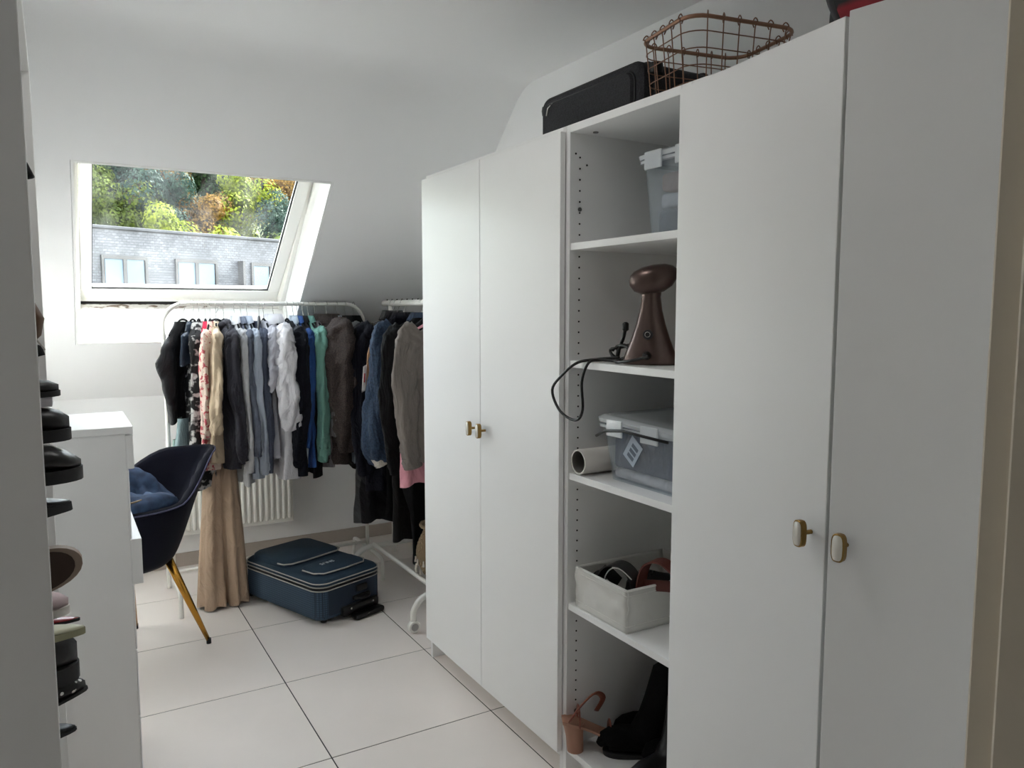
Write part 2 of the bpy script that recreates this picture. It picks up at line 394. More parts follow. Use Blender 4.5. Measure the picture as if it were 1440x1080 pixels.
CR = {'dark green': crown_mesh(1, (24, 42, 26), (50, 68, 36)), 'olive green': crown_mesh(2, (48, 62, 24), (92, 102, 40)),
      'yellow-green': crown_mesh(3, (72, 86, 24), (122, 128, 42)), 'rust red': crown_mesh(4, (64, 36, 24), (98, 58, 40)),
      'blue-green': crown_mesh(5, (28, 46, 42), (56, 74, 62)), 'golden orange': crown_mesh(6, (92, 66, 28), (128, 100, 44))}
tb = new(); tube(tb, [(0, 0, -1.9), (.02, 0, -1), (0, .03, 0), (.02, 0, .5)], [.09, .07, .05, .02], 7); TR = obj('trunk', tb, mat('bark', (70, 60, 50), .9)).data
bpy.data.objects.remove(bpy.data.objects['trunk'])
kinds = [['olive green', 'yellow-green', 'olive green', 'dark green', 'yellow-green', 'olive green', 'dark green'],
         ['yellow-green', 'olive green', 'dark green', 'olive green', 'blue-green', 'dark green', 'yellow-green', 'golden orange', 'rust red'],
         ['blue-green', 'dark green', 'olive green', 'blue-green', 'golden orange', 'dark green', 'blue-green', 'golden orange'],
         ['dark green', 'blue-green', 'dark green', 'dark green', 'blue-green', 'golden orange', 'dark green', 'blue-green'],
         ['blue-green', 'dark green', 'blue-green', 'olive green', 'dark green', 'blue-green', 'dark green', 'golden orange']]
def hill_z(y):
    for (a, za), (c, zc) in zip(rows[:-1], rows[1:]):
        if y <= c: return za+(zc-za)*(y-a)/(c-a)
    return rows[-1][1]
for ri, (Y, rad) in enumerate(((72, 4.0), (88, 4.4), (106, 5.0), (128, 6.0), (152, 7.0))):
    span = (.30*Y+10); nT = 12
    for k in range(nT):
        X = -6 + k*(span+8)/(nT-1) + random.uniform(-1, 1); y = Y+random.uniform(-4, 4)
        kd = kinds[ri][(k*3+ri) % len(kinds[ri])] if k % 2 else kinds[ri][k % len(kinds[ri])]
        s = rad*random.uniform(.85, 1.15)
        zz = hill_z(y)+s*1.15
        t = thing('tree', '%s tree, %s from the left in the %s row on the wooded hillside' % (kd, ('first', 'second', 'third', 'fourth', 'fifth', 'sixth', 'seventh', 'eighth', 'ninth', 'tenth', 'eleventh', 'twelfth')[k], ('front', 'second', 'third', 'fourth', 'hindmost')[ri]), 'tree', (X, y, zz), 0, 'trees on the hillside beyond the house')
        f = bpy.data.objects.new('foliage', CR[kd]); COL.objects.link(f); f.parent = t; f.scale = (s, s, s*1.1); f.rotation_euler = (0, 0, random.uniform(0, 6.28)); f['kind'] = 'stuff'
        tk = bpy.data.objects.new('trunk', TR); COL.objects.link(tk); tk.parent = t; tk.scale = (s, s, s)

# ================================================================== WARDROBES
CX, CB = 1.317, XR-.004                    # carcass front and back
def carcass(t, y0, y1, shelves, open_=False):
    th = .018
    for ya in (y0, y1-th):
        onebox('side_panel', (CX, ya+.0005, 0), (CB, ya+th-.0005, 2.01), M_white, t, .0008)
    onebox('top_panel', (CX, y0+th, 1.988), (CB, y1-th, 2.010), M_white, t, .0008)
    onebox('bottom_panel', (CX+.002, y0+th, .092), (CB-.02, y1-th, .112), M_white, t, .0008)
    onebox('plinth', (CX+.06, y0+th, 0), (CX+.076, y1-th, .091), M_white, t)
    onebox('back_panel', (CB-.008, y0+th, .112), (CB-.001, y1-th, 1.988), M_white_in, t)
    for z in shelves: onebox('shelf', (CX+.004, y0+th, z-.02), (CB-.01, y1-th, z), M_white, t, .0008)
def knob(parent, label):
    # oblong brass knob with a pearl face: local -x points away from the door
    h = bpy.data.objects.new('handle', None); COL.objects.link(h); h.parent = parent; h['label'] = label
    return h
def handle(door, lp):
    b = new()
    lathe(b, [(.0045, 0), (.0045, .018), (.007, .020), (.007, .022)], n=10, M=Matrix.Translation(lp) @ Matrix.Rotation(-PI/2, 4, 'Y'))
    ring = []
    def oval(w, h, x, k=20):
        o = []
        for i in range(k):
            a = 2*PI*i/k; c, s_ = math.cos(a), math.sin(a)
            o.append(Vector(lp)+Vector((x, math.copysign(abs(c)**.6, c)*w, math.copysign(abs(s_)**.6, s_)*h)))
        return o
    loft(b, [oval(.0105, .024, -.021), oval(.0125, .026, -.023), oval(.0125, .026, -.034), oval(.0115, .025, -.035)])
    h = obj('handle', b, M_brass, door, 'auto', label='oblong aged brass knob with a pearly face')
    b = new(); loft(b, [oval(.0100, .0235, -.0345), oval(.0095, .023, -.0362)]); obj('inlay', b, M_pearl, h, True)
def door(t, hy, sgn, ang, hz_=1.05):
    # hinge at y=hy on the carcass front; leaf runs towards sgn*y; opens into the room by ang
    th = parent_matrix(t)
    d = new(); box(d, (-.018, 0 if sgn > 0 else -.497, 0), (0, .497 if sgn > 0 else 0, 1.905), .0012)
    o = obj('door', d, M_white, t)
    o.location = th.inverted() @ Vector((CX-.003, hy, .088)); o.rotation_euler = (0, 0, sgn*ang)
    handle(o, (-.018, sgn*.462, hz_-.088))
    return o
w1 = thing('wardrobe', 'tall white two-door wardrobe beside the clothes racks, nearest the window', 'wardrobe', (CX, 1.92, 0))
carcass(w1, 1.92, 2.92, [1.0]); door(w1, 2.9185, -1, math.radians(.3)); door(w1, 1.9215, 1, math.radians(.3))
w2 = thing('shelf_unit', 'tall white open shelf unit standing between the two closed wardrobes', 'shelf unit', (CX, 1.42, 0))
shz = [.575, .983, 1.324, 1.67]
carcass(w2, 1.42, 1.92, shz)
w3 = thing('wardrobe', 'tall white two-door wardrobe nearest the camera with its left door ajar', 'wardrobe', (CX, .42, 0))
carcass(w3, .42, 1.42, [1.0]); door(w3, 1.4185, -1, math.radians(7.5)); door(w3, .4215, 1, math.radians(9.3))
# rows of pin holes on the inside of the open unit
b = new()
M90 = Matrix.Rotation(PI/2, 4, 'X')
k = 0; z = .16
while z < 1.95:
    for x in (CX+.035, CX+.545):
        lathe(b, [(.0028, 0), (.0028, .0012)], n=8, M=Matrix.Translation((x, 1.9025, z)) @ M90)
    k += 1; z += .032
for x, z_ in ((CX+.02, 1.93), (CX+.06, 1.90)): lathe(b, [(.003, 0), (.003, .0012)], n=8, M=Matrix.Translation((x, 1.9025, z_)) @ M90)
obj('pin_holes', b, M_hole, w2, world=True, kind='stuff', label='rows of small dark shelf pin holes')
M_lock = mat('grey_lock_metal', (120, 120, 118), .4, metal=.8)
for z_ in (1.77, .22):
    b = new(); lathe(b, [(.0065, 0), (.0065, .002), (.003, .003)], n=12, M=Matrix.Translation((CX+.035, 1.902, z_)) @ M90); obj('cam_lock', b, M_lock, w2, world=True)
b = new(); lathe(b, [(.008, 0), (.008, .003)], n=12, M=Matrix.Translation((CX+.06, 1.86, 1.985)))
obj('cam_lock', b, mat('grey_metal', (120, 120, 118), .4, metal=.8), w2, world=True)

# ------------------------------------------------------------------ chest of drawers
ch = thing('chest_of_drawers', 'narrow tall white chest of drawers standing left of the chair', 'chest', (-.06, 2.70, 0))
cx0, cx1, cy0, cy1, cz = XL+.004, .163, 2.50, 2.89, 1.135
onebox('carcass', (cx0, cy0+.004, .04), (cx1-.002, cy1-.004, cz-.022), M_white, ch, .001)
onebox('top_panel', (cx0, cy0, cz-.022), (cx1+.019, cy1, cz), M_white, ch, .0015)
onebox('base', (cx0, cy0+.01, 0), (cx1-.03, cy1-.01, .04), M_white, ch)
for z0, z1, out_ in ((1.009, 1.108, .018), (.80, 1.006, .003), (.66, .797, .028), (.46, .657, .003), (.25, .457, .003), (.045, .247, .003)):
    onebox('drawer', (cx1-.0018, cy0+.002, z0), (cx1+out_, cy1-.002, z1), M_white, ch, .0015)

# ------------------------------------------------------------------ shoe cabinet on the left
sc = thing('shoe_cabinet', 'tall open white shoe cabinet along the left edge of the view', 'cabinet', (-.16, 1.62, 0))
SXF = -.022
for ya in (1.20, 2.032): onebox('side_panel', (XL+.004, ya, 0), (SXF, ya+.018, 2.01), M_white, sc, .001)
onebox('top_panel', (XL+.004, 1.218, 1.99), (SXF, 2.032, 2.01), M_white, sc, .001)
onebox('back_panel', (XL+.001, 1.218, .05), (XL+.004, 2.032, 1.99), M_white_in, sc)
for z in (1.70, 1.39, 1.165, 1.088, .935, .885, .788, .732, .668, .40, .10):
    onebox('shelf', (XL+.006, 1.218, z-.014), (-.06, 2.032, z), M_white, sc)

def shoe(name, label, mtop, msole, tip, y, zb, st, L=.25, sole=.012, rz=0, tilt=0, group=None, cat='shoe', extra=None):
    """tip: x of the toe, st: list of (pos 0..1 from heel to toe, half width, top height)"""
    t = thing(name, label, cat, (tip-L/2, y, zb), rot=(0, -tilt, rz), group=group)
    b = new(); rings = []
    K = 16
    for i in range(K+1):
        q = i/K; hw, hh = interp(st, q)
        e = max(.04, math.sin(PI*min(1, max(0, q*8)/2)) if q < .125 else 1) * (math.sqrt(max(0, 1-((q-.82)/.18)**2)) if q > .82 else 1)
        e = max(e, .08); x = -L/2+q*L; ring = []
        for k in range(14):
            a = 2*PI*k/14; c, s_ = math.cos(a), math.sin(a)
            yy = math.copysign(abs(c)**.7, c)*hw*e
            zz = sole + (hh-sole)*(.5+.5*s_ if s_ < 0 else .5+.5*s_**.8)*(.55+.45*e)
            ring.append((x, yy, zz))
        rings.append(ring)
    loft(b, rings); obj('upper', b, mtop, t, True)
    b = new(); up, lo = [], []
    K = 28
    for i in range(K):
        a = 2*PI*i/K; q = .5+.5*math.cos(a); hw = interp(st, q)[0]*1.06
        e = math.sqrt(max(0, 1-(2*q-1)**4)); yy = math.copysign(hw*e, math.sin(a)) if abs(math.sin(a)) > 1e-6 else 0
        up.append((-L/2+q*L*1.01, yy, sole+.002)); lo.append((-L/2+q*L*1.01, yy*.96, 0))
    loft(b, [lo, up]); obj('sole', b, msole, t, 'auto')
    return t
st_clog = [(0, .034, .07), (.4, .038, .075), (.75, .045, .06), (1, .036, .035)]
st_flat = [(0, .026, .045), (.35, .028, .03), (.7, .038, .035), (1, .022, .022)]
M_shoeblack = mat('shoe_black', (16, 16, 17), .45, bump=.2, bscale=80)
M_solegrey = mat('sole_dark', (34, 34, 36), .7)
M_dots = two_tone('black_with_white_dots', (235, 235, 232), (14, 14, 15), 75, .26, .02, 'voronoi', .5, bump=0)
shoe('shoe', 'black blocky-toed shoe, uppermost of the shoes on the left', M_shoeblack, M_solegrey, -.0, 1.65, 1.318, [(0, .034, .026), (.5, .04, .03), (1, .04, .03)], sole=.008)
c_ = thing('shoe_box_card', 'small white printed card box propped between black shoes', 'box', (-.06, 1.66, 1.302))
onebox('card', (-.10, 1.63, 1.300), (-.011, 1.69, 1.319), mat('white_card', (225, 222, 228), .6), c_, .001)
shoe('clog', 'black rounded clog stacked above the platform shoe at left', M_shoeblack, M_solegrey, .014, 1.65, 1.236, [(0, .036, .06), (.5, .042, .066), (1, .046, .058)], sole=.02)
shoe('platform_shoe', 'large black platform shoe with the thickest toe, at left', M_blackleather, M_shoeblack, .029, 1.62, 1.166, [(0, .038, .06), (.5, .045, .07), (.8, .05, .064), (1, .045, .045)], sole=.022)
shoe('slipper', 'glossy black slipper alone below the platform shoe', M_blackleather, M_solegrey, .010, 1.65, 1.089, st_flat, sole=.014, tilt=.1)
tp = mat('taupe_sole', (150, 132, 118), .7); dk = mat('dark_brown_insole', (62, 46, 38), .8)
# taupe slide seen on its edge: a footbed outline standing on its side
sd = thing('slide_sandal', 'taupe slide sandal turned on its side showing a dark brown footbed', 'shoe', (-.09, 1.62, .936))
def outline(L, w0, w1, k=36):
    o = []
    for i in range(k):
        a = 2*PI*i/k; q = .5+.5*math.cos(a); hw = (w0+(w1-w0)*q)*math.sqrt(max(0, 1-abs(2*q-1)**3.2)); o.append((-L/2+q*L, math.copysign(hw, math.sin(a))))
    return o
def plate(L, w0, w1, y0, y1, sc_=1):
    b = new(); o = outline(L*sc_, w0*sc_, w1*sc_); Mx = Matrix.Rotation(math.radians(-14), 4, 'Y')
    loft(b, [[Mx @ Vector((x, y0, z+.048)) for x, z in o], [Mx @ Vector((x, y1, z+.048)) for x, z in o]]); return b
obj('sole', plate(.255, .034, .046, 0, .022), tp, sd, 'auto'); obj('footbed', plate(.255, .034, .046, -.0015, .0, .90), dk, sd, 'auto', label='dark brown footbed')
b = new(); tube(b, smoothpath([(.02, .01, .088), (.0, -.03, .085), (-.005, -.05, .05), (0, -.03, .012), (.02, .01, .006)]), .03, 8, flat=.12, up=(0, 1, 0)); obj('strap', b, tp, sd, True)
shoe('sneaker', 'pale grey and pink cloth sneaker beneath the taupe slide', mat('pale_pink_cloth', (188, 170, 172), .85, bump=.3), mat('white_rubber', (210, 206, 200), .6), -.004, 1.70, .888, [(0, .034, .06), (.4, .036, .062), (1, .036, .04)], sole=.014)
shoe('shoe', 'small cream shoe toe with a ridged sole, at left', mat('cream_leather', (205, 204, 178), .6), mat('cream_sole', (160, 158, 128), .7), .018, 1.56, .892, [(0, .028, .03), (.6, .03, .024), (1, .016, .018)], sole=.01)
shoe('shoe', 'red pointed shoe tip behind the black chunky shoe', mat('red_patent', (150, 20, 30), .3), M_solegrey, .012, 1.74, .858, [(0, .028, .03), (.6, .028, .02), (1, .012, .008)], sole=.004, tilt=-.04)
shoe('ankle_boot', 'black chunky ankle boot stacked upright under the sneaker', M_shoeblack, M_solegrey, .006, 1.62, .789, [(0, .038, .095), (.4, .042, .098), (1, .044, .094)], sole=.03)
shoe('ballet_flat', 'black pointed flat with white polka dots', M_dots, M_solegrey, .019, 1.64, .736, [(0, .026, .036), (.35, .03, .036), (.75, .04, .042), (1, .024, .03)], sole=.004, tilt=.12)
shoe('ballet_flat', 'plain small black flat, lowest of the shoes on the left', M_shoeblack, M_solegrey, -.004, 1.64, .669, [(0, .026, .026), (.6, .036, .024), (1, .02, .014)], sole=.004, tilt=.05)
b = new(); 
rings = [[(-.028-.05*(1-w)+.012*w*math.cos(2*PI*k/12), 1.62+.05*w*math.sin(2*PI*k/12), z) for k in range(12)] for z, w in ((1.405, .5), (1.43, .9), (1.46, 1), (1.50, .7), (1.55, .25), (1.58, .1))]
loft(b, rings); tag(obj('pouch', b, mat('brown_leather', (92, 66, 44), .6), None, True), 'small brown leather pouch poking out high on the shoe cabinet', 'bag')
b = new(); lathe(b, [(.045, 0), (.06, .004), (.056, .02), (.03, .03), (.005, .032)], (-.078, 1.62, 1.391), 18)
cp = obj('cap', b, M_black, None, True); tag(cp, 'black cap with a thin chain below the brown pouch', 'cap')
b = new(); tube(b, [(-.03+.012*i/5, 1.585+.01*i/5, 1.425-.02*i/5) for i in range(6)], .0016, 6); obj('chain', b, M_chrome, cp, world=True)
b = new(); lathe(b, [(.03, 0), (.05, .006), (.04, .03), (.01, .034)], (-.068, 1.62, 1.701), 16); tag(obj('hat', b, M_black, None, True), 'small dark hat at the top of the shoe cabinet', 'hat')

# ================================================================== RADIATOR
rd = thing('radiator', 'white fluted panel radiator on the far wall under the window', 'radiator', (.70, 4.66, .2))
rx0, rx1 = .17, 1.19
onebox('panel', (rx0, 4.632, .2), (rx1, 4.645, .60), M_radiator, rd, .004); onebox('panel', (rx0, 4.682, .2), (rx1, 4.690, .60), M_radiator, rd, .002)
onebox('top_grille', (rx0, 4.645, .585), (rx1, 4.682, .602), M_radiator, rd, .001)
b = new()
for k in range(60): box(b, (rx0+.01+k*.0168, 4.650, .6015), (rx0+.019+k*.0168, 4.677, .6035))
obj('grille_slots', b, M_hole, rd, world=True, kind='stuff')
nf = 30
fl_me = None
for k in range(nf):
    x = rx0+.022+(rx1-rx0-.044)*k/(nf-1)
    if fl_me is None:
        b = new(); pr = [(-.0125, 0), (-.008, -.010), (0, -.0125), (.008, -.010), (.0125, 0)]
        loft(b, [[(u*.7, v*.2, -.178) for u, v in pr], [(u, v, -.165) for u, v in pr], [(u, v, .165) for u, v in pr], [(u*.7, v*.2, .178) for u, v in pr]])
        o = obj('fin', b, M_radiator, rd, True); fl_me = o.data
    else:
        o = bpy.data.objects.new('fin', fl_me); COL.objects.link(o); o.parent = rd
    o.location = (x-.70, 4.632-4.66, .4-.2)
b = new(); tube(b, smoothpath([(.20, 4.60, .28), (.20, 4.60, .15), (.20, 4.66, .10), (.20, 4.715, .10)]), .009, 8); box(b, (.185, 4.585, .24), (.215, 4.615, .30), .006); obj('valve', b, M_chrome, rd, True, world=True)
for x in (.35, 1.0): onebox('wall_bracket', (x, 4.69, .3), (x+.03, 4.72, .55), M_radiator, rd)

# ================================================================== CLOTHES RACKS
R1Y, R1Z, RA, RB = 4.13, 1.505, .455, 1.475
rk = thing('clothes_rack', 'white tubular clothes rack with rounded corners under the roof window', 'clothes rack', (.96, R1Y, 0))
b = new(); c = .10
pts = [(RA, R1Y, .12)] + [(RA, R1Y, .6), (RA, R1Y, 1.0), (RA, R1Y, R1Z-c)] + [(RA+c*(1-math.cos(a)), R1Y, R1Z-c+c*math.sin(a)) for a in [PI/2*i/6 for i in range(1, 7)]] + \
      [(RB-c*(math.sin(PI/2-a) if 0 else math.cos(PI/2-a)) if 0 else RB-c+c*math.sin(a), R1Y, R1Z-c+c*math.cos(a)) for a in [PI/2*i/6 for i in range(0, 7)]] + [(RB, R1Y, 1.0), (RB, R1Y, .5), (RB, R1Y, .12)]
tube(b, pts, .0105, 10); obj('rail', b, M_rail, rk, True, world=True)
for x in (RA, RB):
    b = new(); tube(b, smoothpath([(x, R1Y-.235, .002), (x, R1Y-.23, .09), (x, R1Y-.20, .125), (x, R1Y, .13), (x, R1Y+.20, .125), (x, R1Y+.23, .09), (x, R1Y+.235, .002)]), .0105, 10); obj('foot', b, M_rail, rk, True, world=True)
b = new(); tube(b, [(RA, R1Y, .16), (RB, R1Y, .16)], .008, 8); obj('crossbar', b, M_rail, rk, True, world=True)
R2X, R2Z = 1.585, 1.51
rk2 = thing('clothes_rack', 'white wheeled clothes rack standing behind the far wardrobe', 'clothes rack', (R2X, 3.65, 0))
b = new(); tube(b, [(R2X, 4.10, R2Z), (R2X, 3.10, R2Z)], .016, 12); obj('rail', b, M_rail, rk2, True, world=True)
b = new(); 
for k in range(14): tube(b, [(R2X, 4.05-.07*k, R2Z+.0165), (R2X, 4.045-.07*k, R2Z+.020)], .0035, 6)
obj('rail_notches', b, M_hole, rk2, True, world=True)
for y in (4.0, 3.18):
    b = new(); tube(b, [(R2X, y, .12), (R2X, y, R2Z)], .0125, 10); obj('post', b, M_rail, rk2, True, world=True)
    b = new(); tube(b, smoothpath([(R2X-.235, y, .055), (R2X-.23, y, .11), (R2X-.17, y, .165), (R2X, y, .17), (R2X+.17, y, .165), (R2X+.23, y, .11), (R2X+.235, y, .055)]), .015, 10); obj('foot', b, M_rail, rk2, True, world=True)
    for s_ in (-1, 1):
        b = new(); lathe(b, [(.006, -.014), (.026, -.014), (.029, -.010), (.029, .010), (.026, .014), (.006, .014)], n=20, M=Matrix.Translation((R2X+s_*.235, y, .0295)) @ Matrix.Rotation(PI/2, 4, 'X'))
        wh = obj('wheel', b, M_rail, rk2, 'auto', world=True)
        b = new(); lathe(b, [(.0175, -.0155), (.0175, .0155)], n=16, M=Matrix.Translation((R2X+s_*.235, y, .0295)) @ Matrix.Rotation(PI/2, 4, 'X')); obj('hub', b, mat('grey_hub', (170, 168, 165), .5), wh, 'auto', world=True)
for x in (R2X-.12, R2X+.12):
    b = new(); tube(b, [(x, 4.0, .18), (x, 3.18, .18)], .011, 8); obj('shelf_bar', b, M_rail, rk2, True, world=True)

# ------------------------------------------------------------------ garments
def hanger(loc, rz, label, m=M_black, hw=.20, drop=0, thin=False):
    t = thing('hanger', label, 'hanger', loc, rz)
    b = new(); tube(b, smoothpath([(.001, .0, -.075), (.0, 0, -.045), (.012, 0, -.02), (.0165, 0, .004), (.010, 0, .016), (-.002, 0, .0185), (-.013, 0, .012), (-.0165, 0, .001)], 3), .0016, 6); obj('hook', b, M_chrome, t, True)
    b = new(); tube(b, smoothpath([(-hw, 0, -.150), (-hw*.6, 0, -.115), (-.02, 0, -.076), (.02, 0, -.076), (hw*.6, 0, -.115), (hw, 0, -.150)], 3), .0026 if thin else .0055, 6, flat=1); obj('shoulder_bar', b, m, t, True)
    return t
def garment(name, label, cat, loc, rz, m, L=.85, half=.205, th=.03, slv=None, slr=.055, flare=1.1, seed=1, fold=.018, nf=3.0, collar=None, hood=None, cuff=None, prof=None, placket=None, neck=.055, swing=0, top=-.088, lean=0, cuffm=None, group=None, puff=0):
    """hangs in the local x-z plane from a rail at the local origin; x is the shoulder line"""
    r = random.Random(seed); ph = r.uniform(0, 6.28); ph2 = r.uniform(0, 6.28)
    t = thing(name, label, cat, loc, rz, group)
    if prof is None:
        prof = [(0, neck, th*.7), (.018, neck+.02, th*.85), (.045, half*.62, th*.95), (.075, half*.97, th), (.12, half*1.02, th*1.1), (.25, half*.98, th*1.15), (L*.5, half*1.0, th*1.2), (L, half*flare, th*1.25)]
    b = new(); NR, NC = 34, 44; rings = []
    for i in range(NR+1):
        q = (i/NR)**1.15*L; w, d = interp(prof, q); fa = fold*min(1, max(0, (q-.06)/.25)); ring = []
        for k in range(NC):
            a = 2*PI*k/NC; c, s_ = math.cos(a), math.sin(a)
            x = math.copysign(abs(c)**.85, c)*w; xn = x/max(half, .01)
            wv = math.sin(nf*2.2*xn+ph+1.2*q)+.55*math.sin(nf*4.7*xn+ph2-q*2.0)
            y = math.copysign(abs(s_)**.9, s_)*d + wv*fa
            nn = noise.noise(Vector((x*9+seed, y*14, q*7)))*.010*min(1, q/.1) + noise.noise(Vector((x*24+seed, y*20, q*16)))*.004
            z = top-q + (.010*math.sin(3*xn+ph)+.006*math.sin(8*xn+ph2))*(q/L)**3 if L else 0
            ring.append((x+nn*c+lean*q, y+nn*s_+swing*q, z))
        rings.append(ring)
    loft(b, rings, (False, False))
    body = obj('body', b, m, t, True)
    if slv:
        for sg in (-1, 1):
            b = new(); x0 = sg*(half-.012); NS = 22
            dx_, dy_ = r.uniform(-.012, .02), r.uniform(-.016, .012)
            pts = [(x0-sg*.03, 0, top-.062), (x0, 0, top-.085), (x0+sg*.022, .004, top-.15), (x0+sg*.036, .006, top-.15-slv*.3), (x0+sg*(.034+puff*.5+dx_), dy_, top-.12-slv*.62), (x0+sg*(.018+puff*.4+dx_*1.5), dy_*1.6, top-.1-slv*.9), (x0+sg*(.008+dx_*1.5), dy_*1.8, top-.09-slv)]
            P = smoothpath(pts, 8); n_ = len(P)
            rad = [slr*(.78+.22*min(1, i/8)) * (1-.32*(i/n_)**1.3) * (1+puff*9*max(0, math.sin(PI*min(1, max(0, (i/n_-.45)/.55))))) for i in range(n_)]
            rf = lambda q, a_, sg=sg: 1+.15*math.sin(3*a_+q*5+ph*sg)+.09*math.sin(5*a_-q*9+ph2)*min(1, q*3)+.26*noise.noise(Vector((math.cos(a_)*1.5+seed, math.sin(a_)*1.5, q*9)))+.20*noise.noise(Vector((math.cos(a_)*2.4+seed, math.sin(a_)*2.4, q*26+a_)))
            tube(b, [Vector((p.x, p.y, p.z)) for p in P], rad, 26, flat=.62 if th < .04 else .8, up=(0, 1, 0), rf=rf, caps=(True, False))
            so2 = obj('sleeve', b, m, t, True)
            if cuff:
                b = new(); e0, e1 = P[-1], P[-3]; dd = (e1-e0).normalized()
                tube(b, [e0-dd*.004, e0+dd*.025, e0+dd*cuff], rad[-1]*1.08, 14, flat=.66 if th < .04 else .82, up=(0, 1, 0)); obj('cuff', b, cuffm or m, so2, 'auto')
    if collar:
        b = new(); ring0, ring1, ring2 = [], [], []
        for k in range(24):
            a = 2*PI*k/24; c, s_ = math.cos(a), math.sin(a)
            ring0.append((c*neck*.9, s_*th*.8, top-.004)); ring1.append((c*neck*1.0, s_*th*.95, top+collar*.9)); ring2.append((c*neck*1.45, s_*th*1.35, top-.012+.006*math.sin(2*a)))
        loft(b, [ring0, ring1, ring2], (False, False)); obj('collar', b, m, t, True)
    if hood:
        b = new(); tube(b, smoothpath([(-neck*1.3, th*.6, top-.02), (-neck*.9, th*1.2, top-.045), (0, th*1.5, top-.05-hood*.35), (neck*.9, th*1.2, top-.045), (neck*1.3, th*.6, top-.02), (neck*.5, -th*.3, top-.008), (-neck*.5, -th*.3, top-.008)], 4), .021, 10, closed=True, rf=None); obj('hood', b, m, t, True)
    if placket:
        b = new(); w_, d_ = interp(prof, L*.5)
        for i in range(7):
            q = .1+i*.095
            if q > L-.05: break
            w2_, d2_ = interp(prof, q); wv = math.sin(ph+1.2*q)+.55*math.sin(ph2-q*2.0)
            yy = -d2_+wv*fold*min(1, max(0, (q-.06)/.25))-.002+swing*q
            lathe(b, [(.0055, -.002), (.0055, .002)], n=10, M=Matrix.Translation((lean*q, yy, top-q)) @ Matrix.Rotation(PI/2, 4, 'X'))
        obj('buttons', b, placket, t, kind=None)
    return t
def cl(name, c, rough=.85, bump=.25, sheen=.03, var=.06, **k):
    k.setdefault('spec', .25)
    m = _cl(name, c, rough, bump, sheen, var, **k); crease(m); return m
def crease(m, strength=.8, scale=9):
    n = m.node_tree.nodes; l = m.node_tree.links; b = n['Principled BSDF']
    tc = n.new('ShaderNodeTexCoord'); mp = n.new('ShaderNodeMapping'); mp.inputs['Scale'].default_value = (1, 1, .55)
    t = n.new('ShaderNodeTexNoise'); t.inputs['Scale'].default_value = scale; t.inputs['Detail'].default_value = 3; t.inputs['Distortion'].default_value = 1.6
    l.new(tc.outputs['Object'], mp.inputs[0]); l.new(mp.outputs[0], t.inputs['Vector'])
    bp = n.new('ShaderNodeBump'); bp.inputs['Strength'].default_value = strength; bp.inputs['Distance'].default_value = .035
    l.new(t.outputs[0], bp.inputs['Height'])
    if b.inputs['Normal'].links: l.new(b.inputs['Normal'].links[0].from_socket, bp.inputs['Normal'])
    l.new(bp.outputs[0], b.inputs['Normal'])
def _cl(name, c, rough, bump, sheen, var, **k):
    return mat(name, c, rough, bump=bump, bscale=130, sheen=sheen, var=var, vscale=6, **k)
Q = PI/2
M_btn = mat('pale_button', (215, 210, 200), .4); M_btnd = mat('dark_button', (25, 25, 25), .4)
LE = cl('charcoal_leatherette', (30, 30, 33), .5, bump=.15); 
FUR = two_tone('black_white_animal_print', (20, 20, 22), (168, 166, 164), 24, .56, .04, 'noise', .9, (1, 1, 1.2), bump=.8)
RED = cl('crimson_cloth', (196, 28, 62)); BEI = cl('beige_silk', (196, 176, 150), .55, bump=.1)
PRT = two_tone('cream_red_print', (206, 186, 172), (168, 66, 76), 46, .56, .04, 'noise', .8, (1, 1, 1), bump=.1)
DG = cl('dark_grey_jersey', (46, 45, 52)); WH = cl('white_cotton', (206, 208, 212)); OWH = cl('off_white_cotton', (188, 188, 190)); GB = cl('grey_blue_cloth', (96, 102, 116))
LB = cl('pale_blue_cotton', (158, 166, 178)); SB = cl('slate_cloth', (74, 80, 96)); LG = cl('light_grey_cotton', (170, 170, 178)); WB = cl('soft_white_viscose', (200, 198, 202))
NV = cl('navy_wool', (11, 13, 24)); NV2 = cl('midnight_cloth', (9, 10, 22)); BB = cl('bright_blue_cotton', (44, 76, 132)); TE = cl('mint_teal_cotton', (106, 150, 138)); GR = cl('warm_grey_cloth', (100, 96, 98))
BR = two_tone('brown_boucle', (44, 36, 34), (64, 53, 49), 190, .5, .1, 'noise', .95, bump=.6); BK2 = cl('soft_black', (11, 11, 13)); PG = cl('pale_grey_blue', (166, 176, 186))
DEN = cl('pale_denim', (128, 146, 150)); MINT = cl('pale_mint', (170, 196, 190)); TAN = cl('camel_crepe', (176, 152, 130), .7)
for m_ in (FUR, PRT, BR): crease(m_, .6)
def hung(x, label, rz=Q, m=M_black, yo=0, thin=False): hanger((x, R1Y+yo, R1Z+.011-.0185+.001), rz, label, m, thin=thin)
def G(x, name, label, cat, m, hl=None, rz=Q, yo=0, **k):
    if k['L'] > .7: k['L'] *= random.uniform(.89, .95)
    if k.get('slv') and k['slv'] > .5: k['slv'] *= .95
    if hl: hanger((x, R1Y+yo, R1Z-.0065), rz, hl, M_black, hw=min(.20, k.get('half', .205)-.03) if x > .56 else .09)
    return garment(name, label, cat, (x, R1Y+yo, R1Z), rz, m, **k)
